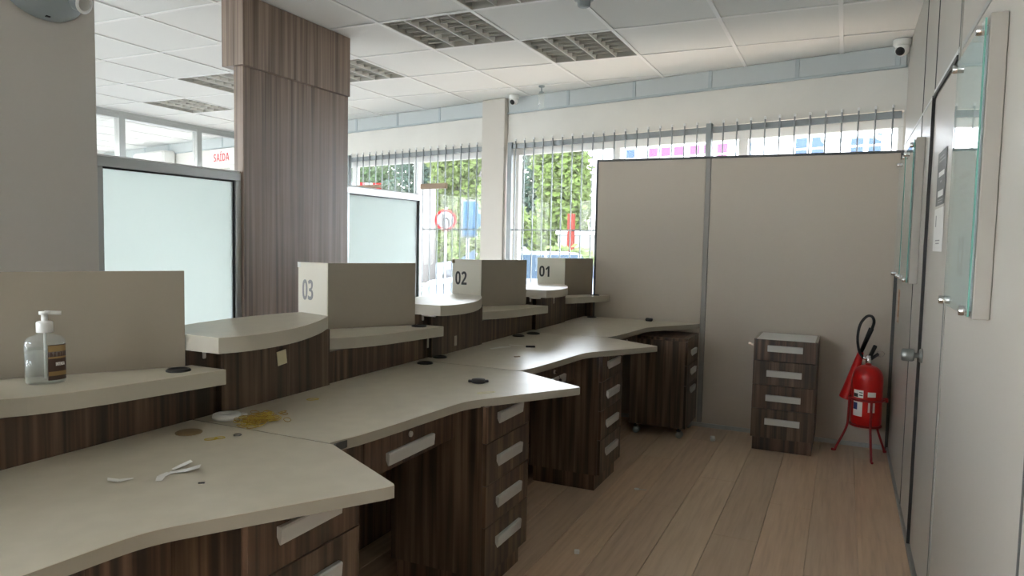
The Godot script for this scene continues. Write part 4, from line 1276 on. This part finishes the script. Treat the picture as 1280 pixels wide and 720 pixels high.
func build_street():
	rng.seed = 77
	var G := -0.35
	struct(box_part("ground", Vector3(-60, G - 0.3, -70), Vector3(40, G, -9.2), M.asphalt, self, 0.0))
	struct(box_part("ground", Vector3(-60, G - 0.3, -9.2), Vector3(40, G + 0.02, 14), M.pavement, self, 0.0))
	# white building across the street, with rows of windows in pairs
	var bd := thing("white_building", "bright white building with blue and pink window rows, above the partition", "building", Vector3(-7.6, G, -22.4), -0.2)
	box_part("wall", Vector3(0, 0, -6), Vector3(30, 12, 0), M.facade_white, bd, 0.0)
	box_part("ledge", Vector3(0, 2.15, 0), Vector3(30, 2.35, 0.25), M.facade_white, bd, 0.02)
	box_part("cornice", Vector3(-0.1, 5.95, 0), Vector3(30, 6.2, 0.5), M.facade_white, bd, 0.02)
	var cols := [[0.75, 2], [1.95, 3], [3.3, 3], [4.85, 1], [6.35, 2], [7.75, 2], [9.6, 2], [11.4, 2], [13.4, 2]]
	for fl in 2:
		for ci in cols.size():
			for q in cols[ci][1]:
				var x: float = cols[ci][0] + q * 0.42
				var y0 := 3.3 + fl * 3.4
				var w := box_part("window", Vector3(x, y0, -0.02), Vector3(x + 0.36, y0 + 1.35, 0.03), M.alu_white, bd, 0.0)
				var pm: Material = M.pane_pink if ci in [1, 2] else M.pane_blue
				for r in 4:
					box_part("pane", Vector3(x + 0.03, y0 + 0.06 + r * 0.32, 0.03), Vector3(x + 0.33, y0 + 0.33 + r * 0.32, 0.045), pm, w, 0.0)
	var fl2 := thing("street_lamp", "grey street lamp head in front of the white building", "street lamp", Vector3(-0.28, G, -14.6))
	var st := S(true)
	tube(st, smooth_path([Vector3(0.9, 0, 0), Vector3(0.9, 3.0, 0), Vector3(0.8, 3.62, 0), Vector3(0.2, 3.68, 0)], 5), 0.04, 8)
	obj("pole", st, M.grey_plastic, fl2)
	box_part("lamp_head", Vector3(-0.22, 3.58, -0.12), Vector3(0.28, 3.74, 0.12), M.grey_plastic, fl2, 0.05)
	# low wall with a white coping behind the bush
	var w := thing("garden_wall", "low grey-green garden wall with a white coping across the street", "wall", Vector3(-7.7, G, -19.6), 0.1)
	box_part("wall", Vector3(0, 0, -0.2), Vector3(4.6, 1.85, 0), M.pavement, w, 0.0)
	box_part("coping", Vector3(-0.05, 1.85, -0.25), Vector3(4.65, 1.95, 0.05), M.facade_white, w, 0.01)
	var rp := box_part("brick_post", Vector3(-6.56, G, -17.5), Vector3(-6.40, 2.02, -17.34), M.brick_red, self, 0.0)
	tag(rp, "reddish post standing left of the white building", "post")
	bush(Vector3(-5.9, G, -15.6), Vector3(1.1, 0.85, 0.7), "leaf_light", "light green bush in front of the garden wall beside the partition")
	# trees
	tree(Vector3(-14.0, G, -32.4), 8.6, 2.9, "leaf_blue", "tall dark bluish-green tree seen right of the white pillar", 2600)
	tree(Vector3(-8.25, G, -21.4), 6.0, 0.95, "leaf_light", "light green tree just left of the white building", 1500)
	tree(Vector3(-8.5, G, -17.6), 3.2, 0.75, "leaf_light", "small yellow-green tree directly right of the white pillar", 900)
	tree(Vector3(-13.3, G, -24.0), 6.4, 1.9, "leaf_light", "yellow-green tree left of the white pillar, above the blue billboard", 2200)
	tree(Vector3(-19.4, G, -31.2), 7.0, 2.6, "leaf_blue", "bluish-green tree behind the round road sign", 2000)
	tree(Vector3(-23.6, G, -32.4), 7.0, 2.6, "leaf_mid", "mid-green tree above the small frosted panel", 1800)
	tree(Vector3(-30.0, G, -37.0), 7.4, 2.6, "leaf_mid", "mid-green tree farthest left, beside the wood-clad post", 1500)
	st = S(true)
	cyl(st, Vector3(0, 0, 0), Vector3(0, 3.0, 0), 0.22, 16, 0.19)
	var tk := obj("utility_pole", st, M.bark)
	tk.position = Vector3(-9.95, G, -16.0)
	tag(tk, "thick grey pole left of the round road sign", "pole")
	# round road sign
	var rs := thing("road_sign", "round road sign with a red ring and a black bent arrow on a pole", "road sign", Vector3(-8.72, G, -14.8), 0.5)
	st = S(true)
	cyl(st, Vector3(0, 0, -0.03), Vector3(0, 2.4, -0.03), 0.03, 10)
	obj("pole", st, M.alu_white, rs)
	var face := Transform3D(Basis(Vector3(1, 0, 0), Vector3(0, 0, 1), Vector3(0, -1, 0)), Vector3(0, 2.1, 0))
	st = S(true)
	lathe(st, [Vector2(0, 0), Vector2(0.26, 0), Vector2(0.26, 0.012), Vector2(0, 0.012)], 32, face)
	obj("disc", st, M.road_white, rs)
	st = S(true)
	lathe(st, [Vector2(0.205, 0.012), Vector2(0.26, 0.012), Vector2(0.26, 0.018), Vector2(0.205, 0.018), Vector2(0.205, 0.012)], 32, face)
	obj("ring", st, M.road_red, rs)
	st = S()
	tube(st, smooth_path([Vector3(-0.07, 2.25, 0.016), Vector3(-0.07, 1.96, 0.016)], 3), 0.022, 6)
	tube(st, smooth_path([Vector3(-0.07, 2.10, 0.016), Vector3(-0.01, 2.15, 0.016), Vector3(0.06, 2.13, 0.016), Vector3(0.08, 2.06, 0.016), Vector3(0.08, 1.96, 0.016)], 4), 0.022, 6)
	obj("arrow", st, M.road_black, rs)
	# blue hoarding
	var hb := thing("blue_billboard", "pale blue billboard left of the white pillar", "billboard", Vector3(-10.02, G, -18.1), 0.55)
	box_part("board", Vector3(-0.05, 1.75, -0.05), Vector3(1.15, 2.75, 0.03), M.billboard_blue, hb)
	box_part("frame", Vector3(-0.1, 1.70, -0.09), Vector3(1.2, 2.80, -0.05), M.bark, hb)
	for x in [0.1, 1.0]:
		box_part("leg", Vector3(x - 0.04, 0, -0.16), Vector3(x + 0.04, 2.7, -0.09), M.alu, hb)
	# red and white kiosk far left
	var ks := thing("striped_awning", "red and white striped awning far across the street, beside the wood-clad post", "awning", Vector3(-19.2, G, -25.0), 0.6)
	for k in 6:
		box_part("stripe", Vector3(-1.05 + 0.35 * k, 3.62, 0), Vector3(-0.7 + 0.35 * k, 4.0, 0.1), M.road_red if k % 2 else M.road_white, ks, 0.0)
	box_part("stall", Vector3(-1.05, 0, -1.2), Vector3(1.05, 3.62, -0.1), M.road_white, ks, 0.0)
	car(Vector3(-5.75, G, -12.9), 0.55, "car_paint", "pale parked car behind the box numbered 02")
	car(Vector3(-15.6, G, -19.6), 0.3, "car_red", "red parked car far behind the round road sign")
	car(Vector3(-11.2, G, -22.4), 0.1, "car_paint", "pale parked car right of the white pillar, under the small tree")
	# building behind us so that the back window looks at something
	var nb := thing("grey_building", "plain pale building on the far side of the rear street", "building", Vector3(-16, G, 22))
	box_part("wall", Vector3(-10, 0, 0), Vector3(20, 7, 5), M.facade_white, nb, 0.0)

func _ready():
	rng.seed = 1
	var cam := Camera3D.new()
	cam.name = "camera"
	cam.transform = Transform3D(Basis(Vector3(0.9051, 0.0201, -0.4247), Vector3(-0.0467, 0.9976, -0.0523), Vector3(0.4226, 0.0668, 0.9039)).orthonormalized(), Vector3(0, 1.3, 0))
	cam.fov = 44.24
	cam.near = 0.02
	cam.far = 300
	add_child(cam)
	cam.current = true
	var we := WorldEnvironment.new()
	we.name = "environment"
	var env := Environment.new()
	env.background_mode = Environment.BG_SKY
	var sky := Sky.new()
	var sm := ProceduralSkyMaterial.new()
	sm.sky_top_color = Color(0.86, 0.90, 0.955)
	sm.sky_horizon_color = Color(0.955, 0.965, 0.96)
	sm.ground_bottom_color = Color(0.5, 0.5, 0.48)
	sm.ground_horizon_color = Color(0.8, 0.8, 0.8)
	sm.sky_energy_multiplier = 1.0
	sky.sky_material = sm
	env.sky = sky
	env.background_energy_multiplier = 32.0
	env.tonemap_mode = Environment.TONE_MAPPER_LINEAR
	env.tonemap_exposure = 1.0
	env.sdfgi_enabled = true
	env.ssao_enabled = true
	env.ssil_enabled = true
	we.environment = env
	add_child(we)
	build_materials()
	build_floor()
	build_ceiling()
	build_facade()
	build_walls()
	build_hall()
	build_counter()
	build_pedestals()
	build_partition()
	build_signs()
	build_extinguisher()
	build_fittings()
	build_small()
	build_street()
